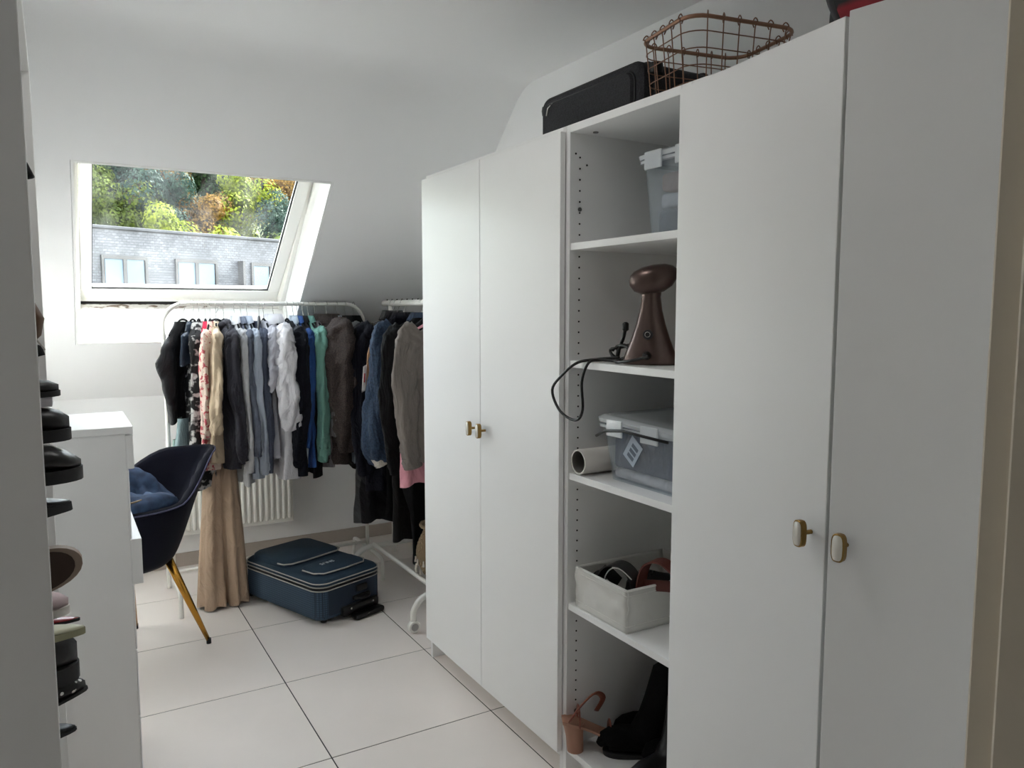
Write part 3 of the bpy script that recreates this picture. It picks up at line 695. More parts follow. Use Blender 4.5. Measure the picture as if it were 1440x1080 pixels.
# leftmost things
G(.545, 'vest_top', 'charcoal sleeveless leatherette top, leftmost on the rack', 'top', LE, 'black hanger carrying the charcoal leatherette top', rz=.62, L=.50, th=.022, fold=.03, nf=1.6, seed=3,
  prof=[(0, .05, .02), (.06, .085, .022), (.14, .15, .026), (.20, .185, .03), (.30, .165, .034), (.42, .12, .036), (.50, .105, .038)])
G(.560, 'denim_shorts', 'pale washed denim shorts below the charcoal top', 'shorts', DEN, None, rz=.9, L=.19, top=-.56, th=.03, fold=.02, seed=5, prof=[(0, .10, .03), (.1, .12, .035), (.19, .115, .04)])
G(.520, 'skirt', 'pale mint skirt peeping out under the denim shorts', 'skirt', MINT, None, rz=.9, L=.24, top=-.68, th=.02, fold=.015, seed=6, prof=[(0, .06, .02), (.1, .075, .022), (.24, .07, .022)], yo=.06)
G(.590, 'strap_top', 'glossy dark blue-grey strappy top behind the charcoal one', 'top', cl('glossy_midnight', (44, 54, 68), .3, bump=.1), 'glossy grey hanger crowded at the left end of the rack', rz=1.0, L=.20, th=.02, seed=8, half=.13, neck=.05)
G(.618, 'dress', 'long black and white animal-print dress behind the chair', 'dress', FUR, 'black hanger carrying the animal-print dress', rz=1.25, L=.90, half=.15, th=.045, flare=1.25, slv=None, seed=11, fold=.02)
G(.650, 'blouse', 'crimson blouse squeezed between the animal-print dress and beige silk', 'blouse', RED, 'thin hanger carrying the crimson blouse', rz=1.35, L=.70, half=.17, th=.024, seed=12, slv=None)
G(.672, 'blouse', 'cream blouse with a red squiggle print', 'blouse', PRT, 'thin hanger carrying the red-printed cream blouse', rz=1.3, L=.78, half=.20, th=.022, flare=1.1, seed=13, slv=.46, slr=.045)
G(.700, 'blouse', 'beige silky blouse with pointed hem', 'blouse', BEI, 'thin hanger carrying the beige silky blouse', rz=1.4, L=.68, half=.215, th=.020, flare=1.06, seed=14, slv=.44, slr=.052, fold=.024, puff=.012)
G(.738, 'hoodie', 'dark grey hooded top right of the beige blouse', 'hoodie', DG, 'black hanger carrying the dark grey hooded top', L=.80, half=.215, th=.034, slv=.62, slr=.055, seed=15, hood=.08)
G(.790, 'shirt', 'off-white long-sleeved shirt beside the dark grey hooded top', 'shirt', OWH, 'black hanger carrying the off-white shirt', L=.86, half=.205, th=.022, slv=.68, slr=.045, seed=16, collar=.03, cuff=.06, placket=M_btn)
G(.822, 'shirt', 'grey-blue shirt between two pale shirts', 'shirt', GB, 'black hanger carrying the grey-blue shirt', L=.83, half=.20, th=.022, slv=.60, slr=.042, seed=17, collar=.025)
G(.852, 'shirt', 'pale blue shirt with long sleeves near the middle of the rack', 'shirt', LB, 'black hanger carrying the pale blue shirt', L=.85, half=.205, th=.022, slv=.70, slr=.045, seed=18, collar=.03, cuff=.06)
G(.893, 'shirt', 'slate blue shirt with a black triangular hanger above it', 'shirt', SB, None, L=.84, half=.19, th=.02, slv=.66, slr=.045, seed=19)
t_ = thing('hanger', 'black triangular trouser hanger in the middle of the rack', 'hanger', (.900, R1Y-.05, R1Z-.0065), 1.25)
b = new(); tube(b, smoothpath([(.001, 0, -.06), (0, 0, -.03), (.0165, 0, .002), (.0, 0, .0185), (-.0165, 0, .001)], 3), .0016, 6); obj('hook', b, M_chrome, t_, True)
b = new(); tube(b, [(0, 0, -.06), (-.10, 0, -.15), (-.10, 0, -.19), (.10, 0, -.19), (.10, 0, -.15)], .006, 8, closed=True); obj('shoulder_bar', b, M_blackplastic, t_, True)
G(.935, 'tee_shirt', 'light grey short-sleeved tee shirt left of the white blouse', 'shirt', LG, 'black hanger carrying the light grey tee shirt', L=.70, half=.20, th=.026, slv=.22, slr=.062, seed=20)
G(.985, 'blouse', 'roomy soft white blouse hanging at the middle of the rack', 'blouse', WB, 'black hanger carrying the roomy white blouse', L=.84, half=.228, th=.044, flare=1.12, slv=.44, slr=.076, seed=21, collar=.04, fold=.028, nf=2.4)
G(1.055, 'sweater', 'navy sweater right of the white blouse', 'sweater', NV, 'black hanger carrying the navy sweater', L=.86, half=.225, th=.042, slv=.68, slr=.060, seed=22)
G(1.088, 'shirt', 'pale blue collared shirt behind the navy sweater', 'shirt', PG, 'black hanger carrying the pale collared shirt', L=.78, half=.19, th=.018, slv=None, seed=23, collar=.03)
G(1.112, 'shirt', 'bright blue shirt between navy sweater and teal shirt', 'shirt', BB, 'black hanger carrying the bright blue shirt', L=.83, half=.205, th=.022, slv=.58, slr=.042, seed=24, collar=.03)
G(1.140, 'jacket', 'black collared jacket behind the teal shirt', 'jacket', BK2, 'black hanger carrying the black collared jacket', L=.87, half=.20, th=.024, slv=None, seed=25, collar=.03)
G(1.168, 'shirt', 'mint teal shirt with a wide buttoned cuff', 'shirt', TE, 'black hanger carrying the mint teal shirt', L=.76, half=.215, th=.026, slv=.66, slr=.056, seed=26, collar=.03, cuff=.07)
G(1.205, 'shirt', 'warm grey top right of the mint teal shirt', 'shirt', GR, 'black hanger carrying the warm grey top', L=.87, half=.205, th=.024, slv=.50, slr=.045, seed=27)
G(1.268, 'coat', 'bulky brown boucle coat, thickest on the rack', 'coat', BR, 'wooden-toned hanger carrying the brown boucle coat', L=.80, half=.230, th=.072, slv=.60, slr=.108, seed=28, collar=.04, fold=.012)
G(1.325, 'shirt', 'pale grey shirt collar beside the brown boucle coat', 'shirt', PG, 'black hanger carrying the pale grey shirt', L=.84, half=.19, th=.02, slv=None, seed=29, collar=.03)
G(1.372, 'jacket', 'black jacket right of the brown boucle coat', 'jacket', BK2, 'black hanger carrying the black jacket by the coat', L=.88, half=.215, th=.034, slv=.66, slr=.055, seed=30, collar=.03)
G(1.420, 'coat', 'soft black coat, rightmost on the rack under the window', 'coat', M_black, 'black hanger carrying the rightmost black coat', L=.86, half=.22, th=.034, slv=.66, slr=.060, seed=31, collar=.03)
# long camel trousers sweeping to the floor in front of the radiator
tr_ = thing('trousers', 'long camel wide-leg trousers trailing to the floor beside the chair', 'trousers', (.685, 3.96, .004))
for sg, sd_ in ((-1, 4), (1, 9)):
    b = new(); rings = []
    for i in range(31):
        q = i/30; z = .008+(1-q)*1.0; w = .034+.030*q**1.4; cx_ = sg*(.024+.030*q) - .02*q; ring = []
        for k in range(32):
            a = 2*PI*k/32; fo = 1+.30*math.sin(5*a+sd_+q*1.5)*q**.7*.6+.12*math.sin(9*a+sd_)*q
            ring.append((cx_+math.cos(a)*w*fo, math.sin(a)*(.03+.04*q)*fo + .02*math.sin(q*5+sd_)*q + .13*(1-q), z+.006*math.sin(4*a)*q))
        rings.append(ring)
    loft(b, rings, (False, False)); obj('leg', b, TAN, tr_, True)
b = new(); loft(b, [[(math.cos(2*PI*k/24)*.062, math.sin(2*PI*k/24)*.03+.13, z) for k in range(24)] for z in (.98, 1.04, 1.10)], (False, False)); obj('waistband', b, TAN, tr_, True)
hanger((.70, 4.13, R1Z-.0065), .3, 'thin hanger high above the camel trousers', M_blackplastic, hw=.10)

# garments on the wheeled rack: shoulder line along x
GW = cl('grey_melange_wool', (78, 78, 79)); OL = cl('olive_grey_cloth', (78, 76, 66)); PEACH = cl('peach_lining', (222, 176, 136)); DN = two_tone('dark_denim', (20, 36, 56), (32, 52, 76), 120, .5, .15, 'noise', .85, bump=.3)
crease(DN, .7)
TP = cl('taupe_cloth', (112, 104, 98)); PK = cl('pink_cotton', (204, 142, 152)); CH = cl('charcoal_wool', (24, 23, 26)); DBR = cl('very_dark_brown_cloth', (18, 15, 13)); SHERPA = cl('sherpa', (190, 182, 172), .95, bump=.9)
def H(y, name, label, cat, m, hl, xo=0, rz=0, **k):
    hanger((R2X+xo, y, R2Z+.016-.018), rz, hl); k.setdefault('top', -.075)
    return garment(name, label, cat, (R2X+xo, y, R2Z), rz, m, **k)
H(3.97, 'coat', 'long grey melange wool coat, rearmost on the wheeled rack', 'coat', GW, 'black hanger carrying the grey wool coat', L=1.10, half=.215, th=.045, slv=.60, slr=.065, seed=41, collar=.04)
H(3.91, 'coat', 'long charcoal coat reaching far down on the wheeled rack', 'coat', CH, 'black hanger carrying the charcoal coat', L=1.10, half=.21, th=.035, slv=.62, slr=.06, seed=42, collar=.03)
H(3.86, 'jacket', 'olive grey jacket behind the peach-lined blazer', 'jacket', OL, 'black hanger carrying the olive grey jacket', L=.70, half=.20, th=.03, slv=.5, slr=.05, seed=43, collar=.03, xo=.02)
gz = H(3.80, 'blazer', 'midnight blazer open on a peach stripe', 'blazer', NV2, 'black hanger carrying the midnight blazer', L=.90, half=.205, th=.03, slv=.72, slr=.06, seed=44, collar=.03, xo=-.01)
b = new(); prism(b, [(1.385, 1.37), (1.415, 1.38), (1.395, 1.12), (1.362, .965), (1.340, 1.10), (1.352, 1.25)], 3.732, 3.738, 'y'); obj('lining_stripe', b, PEACH, gz, world=True, label='peach lining showing along the front edge')
b = new(); prism(b, [(1.325, 1.19), (1.343, 1.20), (1.335, 1.07), (1.315, 1.06)], 3.722, 3.726, 'y'); obj('price_tag', b, mat('tag_card', (226, 220, 216), .6), gz, world=True, label='white tag with a red mark')
b = new(); prism(b, [(1.328, 1.155), (1.333, 1.157), (1.330, 1.11), (1.325, 1.11)], 3.719, 3.7215, 'y'); obj('tag_mark', b, mat('tag_red', (170, 30, 40), .6), gz, world=True, label='red mark on the tag')
H(3.73, 'coat', 'black coat just behind the denim jacket', 'coat', M_black, 'black hanger carrying the coat behind the denim jacket', L=1.02, half=.20, th=.03, slv=.60, slr=.05, seed=45, xo=.075)
dj = H(3.58, 'denim_jacket', 'dark blue denim jacket with puffed sleeves and a fleecy cuff', 'jacket', DN, 'black hanger carrying the denim jacket', L=.56, half=.20, th=.06, slv=.62, slr=.072, seed=46, puff=.03, cuff=.045, cuffm=SHERPA, xo=.0, collar=.03)
H(3.47, 'hooded_jacket', 'black zipped jacket between the denim and the taupe ones', 'jacket', BK2, 'black hanger carrying the black zipped jacket', L=.74, half=.205, th=.03, slv=.66, slr=.05, seed=47, xo=.01)
H(3.40, 'shirt', 'pink cotton shirt hanging below the taupe jacket', 'shirt', PK, 'black hanger carrying the pink shirt', L=.80, half=.215, th=.03, slv=None, flare=1.06, seed=48, placket=M_btn, fold=.022, xo=.02)
tj = H(3.30, 'jacket', 'taupe cropped jacket, foremost on the wheeled rack', 'jacket', TP, 'black hanger carrying the taupe jacket', L=.66, half=.20, th=.045, slv=.60, slr=.062, seed=49, collar=.03, cuff=.05, xo=.01)
H(3.66, 'trousers', 'very dark brown long trousers hanging low on the wheeled rack', 'trousers', DBR, 'black hanger carrying the dark brown trousers', L=1.12, top=-.10, half=.17, th=.04, seed=50, flare=1.05, xo=.03)
H(3.52, 'dress', 'long black dress tapering down onto the shelf bars', 'dress', M_black, 'black hanger carrying the long black dress', L=1.24, half=.14, th=.04, seed=51, flare=.45, xo=-.02)

# ================================================================== CHAIR with jeans
chr_ = thing('chair', 'navy velvet shell armchair with quilted back and slanted gold legs', 'chair', (.202, 3.56, 0), math.radians(218))
M_vel = mat('navy_velvet', (8, 9, 23), .8, bump=.1, bscale=130, sheen=.05, var=.1, spec=.12)
b = new(); NA, NV_ = 44, 14; outer = []; inner = []
def shell(a, v, off=0):
    # a: -1..1 round the back (0 = middle of the back), v: 0 bottom .. 1 rim ; chair faces local +x
    th_ = a*math.radians(128); aa = abs(a)
    hh = .825 - (.825-.665)*(lambda s: s*s*(3-2*s))(min(1, max(0, (aa-.22)/.40)))
    z = .405 + (hh-.405)*v
    r0 = .17; r1x = .265 + .13*max(0, 1-aa*1.4); r1y = .262
    e = v**.55
    rx = (r0+(r1x-r0)*e) + (.14*v*v*max(0, 1-aa*1.2)) - off; ry = (r0+(r1y-r0)*e) - off
    return Vector((-math.cos(th_)*rx, math.sin(th_)*ry, z+ (off*.3 if v < .1 else 0)))
go, gi = [], []
for i in range(NA+1):
    a = -1+2*i/NA
    go.append([shell(a, v/NV_) for v in range(NV_+1)])
    gi.append([shell(a, v/NV_, .035+(.006*math.cos(i*PI/1.0*.9) if 1 else 0)*min(1, v/4)) for v in range(NV_+1)])
rings = []
for o_, i_ in zip(go, gi):
    mid = (o_[-1]+i_[-1])/2+Vector((0, 0, .012))
    rings.append(o_+[mid]+i_[::-1])
loft(b, rings, closed=True, cap=(True, True)); obj('shell', b, M_vel, chr_, True)
b = new(); tube(b, [(o_[-1]*.25+o_[-2]*.0+i_[-1]*.0+(o_[-1]*.75)) + Vector((0, 0, .002)) for o_, i_ in zip(go, gi)], .0035, 6); obj('piping', b, cl('velvet_seam', (70, 68, 92), .7), chr_, True)
b = new(); lathe(b, [(.02, .40), (.16, .402), (.18, .42), (.205, .47), (.21, .50), (.20, .515), (.02, .52)], n=32); obj('seat', b, M_vel, chr_, True)
for sx_, sy_ in ((1, 1), (1, -1), (-1, 1), (-1, -1)):
    b = new(); p0 = Vector((sx_*.12, sy_*.12, .405)); p1 = Vector((sx_*.235, sy_*.215, .012))
    tube(b, [p0, p0.lerp(p1, .5), p1], [.019, .015, .009], 14); lg = obj('leg', b, M_gold, chr_, True)
    b = new(); tube(b, [p1+Vector((0, 0, .012)), p1+Vector((0, 0, -.011))], .0105, 12); obj('foot_cap', b, M_blackplastic, lg, 'auto')
# jeans heaped on the seat
JM = two_tone('blue_jeans_denim', (24, 40, 66), (44, 66, 96), 30, .5, .2, 'noise', .85, bump=.3)
jn = thing('jeans', 'crumpled blue denim jeans heaped on the navy chair', 'jeans', (.19, 3.56, .53))
def crump(pts, r, seed, fl_=.8):
    b = new(); P = smoothpath(pts, 6)
    rf = lambda q, a_: 1+.18*math.sin(3*a_+q*9+seed)+.08*math.sin(7*a_-q*15)+.35*noise.noise(Vector((math.cos(a_)*2+seed, math.sin(a_)*2, q*9)))
    tube(b, P, r, 18, flat=fl_, up=(0, 0, 1), rf=rf); return b
obj('leg', crump([(-.22, .02, .06), (-.12, .06, .16), (0, .08, .215), (.11, .06, .17), (.16, .0, .08)], .075, 2), JM, jn, True)
obj('leg', crump([(-.20, -.16, .15), (-.08, -.19, .14), (.05, -.17, .15), (.15, -.10, .14), (.16, .0, .07)], .06, 5, .9), JM, jn, True)
obj('leg_fold', crump([(-.2, -.02, .05), (-.1, -.06, .08), (0, -.05, .08), (.10, -.02, .05)], .07, 8), cl('jeans_dark', (26, 34, 52)), jn, True)
b = new(); tube(b, smoothpath([(-.02, -.075, .20), (.03, -.10, .17), (.06, -.125, .13), (.07, -.14, .11)], 4), .016, 8, flat=.35); obj('belt_loop', b, cl('denim_stitch', (110, 128, 150)), jn, True)
b = new(); tube(b, smoothpath([(-.19, -.215, .175), (-.08, -.235, .175), (.04, -.215, .185), (.12, -.15, .19)], 4), .004, 6); obj('seam', b, cl('jeans_seam', (140, 120, 96)), jn, True)

# ================================================================== BLUE SUITCASE on the floor
ang = math.atan2(.12, .32)
bs_ = thing('suitcase', 'blue checked fabric suitcase lying flat on the floor tiles', 'suitcase', (1.06, 3.80, 0), ang)
M_check = bpy.data.materials.new('blue_check_fabric'); M_check.use_nodes = True
n = M_check.node_tree.nodes; l = M_check.node_tree.links; pb = n['Principled BSDF']; pb.inputs['Roughness'].default_value = .85
tc = n.new('ShaderNodeTexCoord'); sp = n.new('ShaderNodeSeparateXYZ'); l.new(tc.outputs['Object'], sp.inputs[0])
def stripe(sock, freq, w):
    m1 = n.new('ShaderNodeMath'); m1.operation = 'MULTIPLY'; m1.inputs[1].default_value = freq; l.new(sock, m1.inputs[0])
    m2 = n.new('ShaderNodeMath'); m2.operation = 'FRACT'; l.new(m1.outputs[0], m2.inputs[0])
    m3 = n.new('ShaderNodeMath'); m3.operation = 'LESS_THAN'; m3.inputs[1].default_value = w; l.new(m2.outputs[0], m3.inputs[0]); return m3.outputs[0]
s_l = [stripe(sp.outputs[i], 95, .22) for i in range(3)]
a1 = n.new('ShaderNodeMath'); a1.operation = 'MAXIMUM'; l.new(s_l[0], a1.inputs[0]); l.new(s_l[1], a1.inputs[1])
a2 = n.new('ShaderNodeMath'); a2.operation = 'MAXIMUM'; l.new(a1.outputs[0], a2.inputs[0]); l.new(s_l[2], a2.inputs[1])
mxc = n.new('ShaderNodeMixRGB'); mxc.inputs[1].default_value = lin((56, 76, 96))+(1,); mxc.inputs[2].default_value = lin((30, 44, 60))+(1,); l.new(a2.outputs[0], mxc.inputs[0]); l.new(mxc.outputs[0], pb.inputs['Base Color'])
M_bluetop = mat('blue_top_fabric', (38, 55, 70), .8, bump=.3, bscale=150, spec=.3)
M_pipe = mat('pale_piping', (170, 165, 158), .6); 
def rrect(hx, hy, r, z, k=6, cx_=0, cy_=0):
    o = []
    for (sx_, sy_, a0) in ((1, 1, 0), (-1, 1, PI/2), (-1, -1, PI), (1, -1, 3*PI/2)):
        for i in range(k+1):
            a = a0+PI/2*i/k; o.append((cx_+sx_*(hx-r)+r*math.cos(a), cy_+sy_*(hy-r)+r*math.sin(a), z))
    return o
hx, hy = .195, .315
b = new(); loft(b, [rrect(hx-.02, hy-.02, .05, .02), rrect(hx-.004, hy-.004, .06, .032), rrect(hx, hy, .065, .05), rrect(hx, hy, .065, .165), rrect(hx-.002, hy-.002, .065, .170)]); obj('shell', b, M_check, bs_, 'auto')
b = new(); loft(b, [rrect(hx-.006, hy-.006, .062, .170), rrect(hx-.006, hy-.006, .062, .184)]); obj('zip_band', b, M_blackplastic, bs_, 'auto')
b = new(); loft(b, [rrect(hx, hy, .065, .184), rrect(hx, hy, .065, .200), rrect(hx-.012, hy-.012, .06, .214), rrect(hx-.05, hy-.05, .05, .222)]); lid = obj('lid', b, M_bluetop, bs_, 'auto')
for z in (.168, .186, .203):
    b = new(); tube(b, rrect(hx+.001, hy+.001, .066, z), .003, 6, closed=True); obj('piping', b, M_pipe, bs_, True)
# raised pockets on the lid: a large rear one and a small front one
b = new(); loft(b, [rrect(.172, .150, .05, .216, cy_=.125), rrect(.172, .150, .05, .236, cy_=.125), rrect(.160, .138, .045, .246, cy_=.125)]); obj('pocket', b, M_bluetop, lid, 'auto')
b = new(); tube(b, [(x, y, .236) for x, y in ((-.178, .03), (-.172, -.012), (-.14, -.032), (-.06, -.038), (.06, -.032), (.14, -.028), (.174, -.0), (.176, .04))], .004, 6); obj('zip', b, M_pipe, lid, True)
b = new(); loft(b, [rrect(.150, .085, .05, .216, cy_=-.175), rrect(.150, .085, .05, .230, cy_=-.175), rrect(.140, .075, .045, .238, cy_=-.175)]); obj('pocket', b, M_bluetop, lid, 'auto')
b = new(); tube(b, [(x, y, .231) for x, y in ((-.156, -.14), (-.152, -.22), (-.12, -.258), (0, -.265), (.12, -.258), (.152, -.22), (.154, -.18))], .004, 6); obj('zip', b, M_pipe, lid, True)
cu = bpy.data.curves.new('lettering', 'FONT'); cu.body = 'SNUS'; cu.size = .034; cu.extrude = .0006; cu.align_x = 'CENTER'; cu.align_y = 'CENTER'
to = bpy.data.objects.new('lettering', cu); COL.objects.link(to)
bpy.context.view_layer.update()
me = bpy.data.meshes.new_from_object(to); bpy.data.objects.remove(to)
me.materials.append(mat('silver_print', (190, 196, 200), .4)); to = bpy.data.objects.new('lettering', me); COL.objects.link(to); to.parent = lid; to.location = (-.02, -.15, .2387); to.rotation_euler = (0, 0, PI)
# end plates, handle, wheels (towards the camera: local -y)
b = new(); box(b, (.02, -.330, .118), (.085, -.312, .150), .006, seg=2); obj('lock', b, M_blackplastic, bs_, 'auto')
b = new(); box(b, (.0, -.326, .078), (.105, -.312, .102), .006, seg=2); tube(b, smoothpath([(.008, -.322, .09), (.03, -.342, .09), (.075, -.342, .09), (.098, -.322, .09)], 3), .008, 8); obj('grab_handle', b, M_blackplastic, bs_, 'auto')
b = new()
for x in (.014, .09): lathe(b, [(.004, 0), (.004, .003)], n=10, M=Matrix.Translation((x, -.327, .09)) @ M90)
for x in (-.025, .11): lathe(b, [(.005, 0), (.005, .004)], n=10, M=Matrix.Translation((x, -.335, .053)) @ M90)
obj('rivet', b, M_chrome, bs_)
b = new(); box(b, (-.07, -.336, .018), (.15, -.306, .066), .010, seg=2); obj('handle_housing', b, M_blackplastic, bs_, 'auto')
b = new(); box(b, (-.03, -.385, .004), (.145, -.337, .030), .010, seg=2); box(b, (-.02, -.345, .010), (.0, -.330, .028)); box(b, (.115, -.345, .010), (.135, -.330, .028)); obj('telescopic_handle', b, M_blackplastic, bs_, 'auto')
for x in (-.15, .15):
    b = new(); box(b, (x-.03, .28, .012), (x+.03, .325, .07), .008); lathe(b, [(.006, -.012), (.022, -.012), (.022, .012), (.006, .012)], n=16, M=Matrix.Translation((x, .305, .0225)) @ Matrix.Rotation(PI/2, 4, 'Y')); obj('wheel', b, M_blackplastic, bs_, 'auto')
for x, y in ((-.13, -.26), (.16, -.26)):
    b = new(); lathe(b, [(.014, 0), (.016, .022)], (x, y, 0), 12); obj('stud', b, M_blackplastic, bs_)
b = new(); tube(b, smoothpath([(.198, -.20, .185), (.215, -.215, .15), (.222, -.22, .09), (.212, -.23, .03), (.205, -.24, .004)], 4), .0018, 6); obj('tag_string', b, M_pipe, bs_, True)

# ================================================================== ON TOP OF THE WARDROBES
ZT = 2.0105
bk = thing('suitcase', 'black fabric cabin suitcase lying on top of the open shelf unit', 'suitcase', (1.675, 2.085, ZT))
M_bkf = two_tone('black_melange', (34, 34, 37), (56, 56, 60), 300, .5, .2, 'noise', .9, bump=.3)
def sring(hx_, hy_, r, x, k=5):   # ring in the y-z plane
    return [(x, y, z+.098) for y, z, _ in rrect(hx_, hy_, r, 0, k)]
b = new(); loft(b, [sring(.262, .088, .03, -.168), sring(.272, .096, .04, -.16), sring(.272, .096, .04, .16), sring(.262, .088, .03, .17)]); obj('shell', b, M_bkf, bk, 'auto')
b = new(); loft(b, [sring(.235, .064, .03, -.182), sring(.24, .068, .03, -.168)]); pk = obj('pocket', b, M_bkf, bk, 'auto')
b = new(); tube(b, sring(.242, .070, .032, -.170), .0035, 6, closed=True); obj('zip', b, M_blackplastic, bk, True)
b = new(); tube(b, [(-.175, .19, .165), (-.187, .20, .15), (-.189, .205, .125)], .003, 6); obj('zip_pull', b, M_chrome, bk, True)
b = new(); tube(b, sring(.274, .098, .042, -.120), .004, 6, closed=True); tube(b, sring(.274, .098, .042, .10), .004, 6, closed=True); obj('piping', b, M_blackplastic, bk, True)
b = new(); tube(b, smoothpath([(-.03, .08, .195), (-.03, .05, .208), (-.03, -.05, .208), (-.03, -.08, .195)], 4), .009, 8); obj('grab_handle', b, M_blackplastic, bk, True)
for y in (.285, -.285):
    for z in (.03, .165):
        b = new(); lathe(b, [(.004, -.014), (.022, -.014), (.024, 0), (.022, .014), (.004, .014)], n=14, M=Matrix.Translation((-.13, y, z))); obj('wheel', b, M_blackplastic, bk, 'auto')
# copper wire basket
wb = thing('wire_basket', 'copper wire basket standing on the wardrobe tops in front of the suitcase', 'basket', (1.59, 1.60, ZT), math.radians(-10))
def brect(s, z, k=5): 
    return rrect(.158*s+.012, .118*s+.012, .055, z, k)
b = new(); tube(b, brect(1.0, .200), .0055, 8, closed=True); obj('rim', b, mat('copper_rim', (158, 120, 98), .35, metal=.7), wb, True)
b = new()
for z, s in ((.165, .985), (.125, .96), (.085, .935), (.045, .91), (.006, .88)): tube(b, brect(s, z), .0016, 5, closed=True)
obj('hoop_wires', b, M_copper, wb, True)
ribs = []
for t_i in range(6): 
    for sg in (-1, 1):
        x = -.12+.24*t_i/5*1.0; ribs.append(((x, sg*.130), (x*.93, sg*.116)))
for t_i in range(5):
    for sg in (-1, 1):
        y = -.085+.17*t_i/4; ribs.append(((sg*.170, y), (sg*.151, y*.93)))
for p, q in ribs:
    b = new(); nrm = Vector((p[0]-q[0], p[1]-q[1], 0)).normalized()
    P0 = Vector((q[0], q[1], .005)); P1 = Vector((p[0], p[1], .185)); P2 = Vector((p[0], p[1], .200))+nrm*.009; P3 = Vector((p[0], p[1], .213)); P4 = Vector((p[0], p[1], .203))-nrm*.009; P5 = Vector((p[0], p[1], .190))-nrm*.004
    tube(b, smoothpath([P0, P1, P2, P3, P4, P5], 3), .0017, 5); obj('wire', b, M_copper, wb, True)
b = new()
for k in range(7):
    x = -.13+.26*k/6; tube(b, [(x, -.11, .004), (x, .11, .004)], .0015, 5)
for k in range(5):
    y = -.09+.18*k/4; tube(b, [(-.148, y, .0055), (.148, y, .0055)], .0015, 5)
obj('floor_wires', b, M_copper, wb, True)
# red and black bag on the near wardrobe
rb = thing('bag', 'red and black bag on top of the near wardrobe, mostly out of view', 'bag', (1.50, .98, ZT))
b = new(); rings = []
for i in range(9):
    q = i/8; z = .26*q; w = .12*(1-.25*q*q)*(.9+.1*math.sin(PI*q)); rings.append([(x*(1-.15*q), y*(1-.15*q), z) for x, y, _ in rrect(w, .13, .04, 0)])
loft(b, rings); obj('body', b, two_tone('red_black_panels', (150, 18, 36), (20, 20, 22), 5, .5, .02, 'wave', .7, (1, 1, 1), bump=0), rb, 'auto')
b = new(); tube(b, smoothpath([(-.125, .10, .10), (-.16, .06, .05), (-.165, .03, .012), (-.14, -.02, .02)], 4), .007, 6, flat=.4); obj('strap', b, mat('grey_strap', (80, 80, 82), .8), rb, True)

# ================================================================== SHELF CONTENTS
M_clear = bpy.data.materials.new('clear_plastic'); M_clear.use_nodes = True
n = M_clear.node_tree.nodes; l = M_clear.node_tree.links; pb = n['Principled BSDF']
pb.inputs['Base Color'].default_value = (.75, .78, .80, 1); pb.inputs['Roughness'].default_value = .12
tr = n.new('ShaderNodeBsdfTransparent'); tr.inputs[0].default_value = (.9, .93, .95, 1); mx = n.new('ShaderNodeMixShader'); mx.inputs[0].default_value = .15
l.new(tr.outputs[0], mx.inputs[1]); l.new(pb.outputs[0], mx.inputs[2]); l.new(mx.outputs[0], n['Material Output'].inputs[0])
M_clear2 = M_clear.copy(); M_clear2.name = 'frosted_plastic'; [x for x in M_clear2.node_tree.nodes if x.type == 'MIX_SHADER'][0].inputs[0].default_value = .6
def plastic_box(label, loc, hx_, hy_, h, contents, rz=0, lid_tilt=0):
    t = thing('storage_box', label, 'storage box', loc, rz)
    b = new(); s0 = .90
    loft(b, [rrect(hx_*s0, hy_*s0, .03, 0), rrect(hx_*s0, hy_*s0, .03, .001), rrect(hx_, hy_, .035, h), rrect(hx_-.003, hy_-.003, .033, h), rrect(hx_*s0-.003, hy_*s0-.003, .028, .004)], (True, True)); obj('tub', b, M_clear, t, 'auto')
    b = new(); loft(b, [rrect(hx_+.002, hy_+.002, .036, h-.012), rrect(hx_+.010, hy_+.010, .04, h-.010), rrect(hx_+.010, hy_+.010, .04, h-.002), rrect(hx_, hy_, .036, h-.002)], (False, False)); obj('rim', b, M_clear2, t, 'auto')
    MT = Matrix.Translation((0, 0, h)) @ Matrix.Rotation(lid_tilt, 4, 'X')
    b = new(); loft(b, [[MT @ Vector(p) for p in r_] for r_ in (rrect(hx_+.012, hy_+.012, .042, .001), rrect(hx_+.014, hy_+.014, .042, .012), rrect(hx_, hy_, .036, .020), rrect(hx_-.03, hy_-.03, .03, .016))]); ld = obj('lid', b, M_clear2, t, 'auto')
    for sg in (-1, 1):
        b = new(); box(b, (-hx_-.018, sg*hy_*.45-.035, h-.03), (-hx_-.012, sg*hy_*.45+.035, h+.018), .002); obj('clip', b, M_clear2, t)
    for (c_lo, c_hi, m_, nm) in contents:
        b = new(); box(b, c_lo, c_hi, .012, seg=3)
        for v in b.verts: v.co += Vector((noise.noise(v.co*14), noise.noise(v.co*15+Vector((3, 1, 2))), noise.noise(v.co*13+Vector((7, 1, 2)))))*.006
        obj(nm, b, m_, t, True)
    return t
bx1 = plastic_box('tall clear lidded plastic box on the top shelf', (1.63, 1.590, 1.671), .20, .135, .215, [((-.16, -.10, .008), (.15, .10, .08), cl('folded_grey', (96, 104, 116)), 'folded_cloth'), ((-.155, -.10, .085), (.15, .10, .125), cl('folded_white', (190, 190, 196)), 'folded_cloth'), ((-.15, -.10, .13), (.14, .10, .185), cl('folded_blush', (176, 150, 146)), 'folded_cloth')])
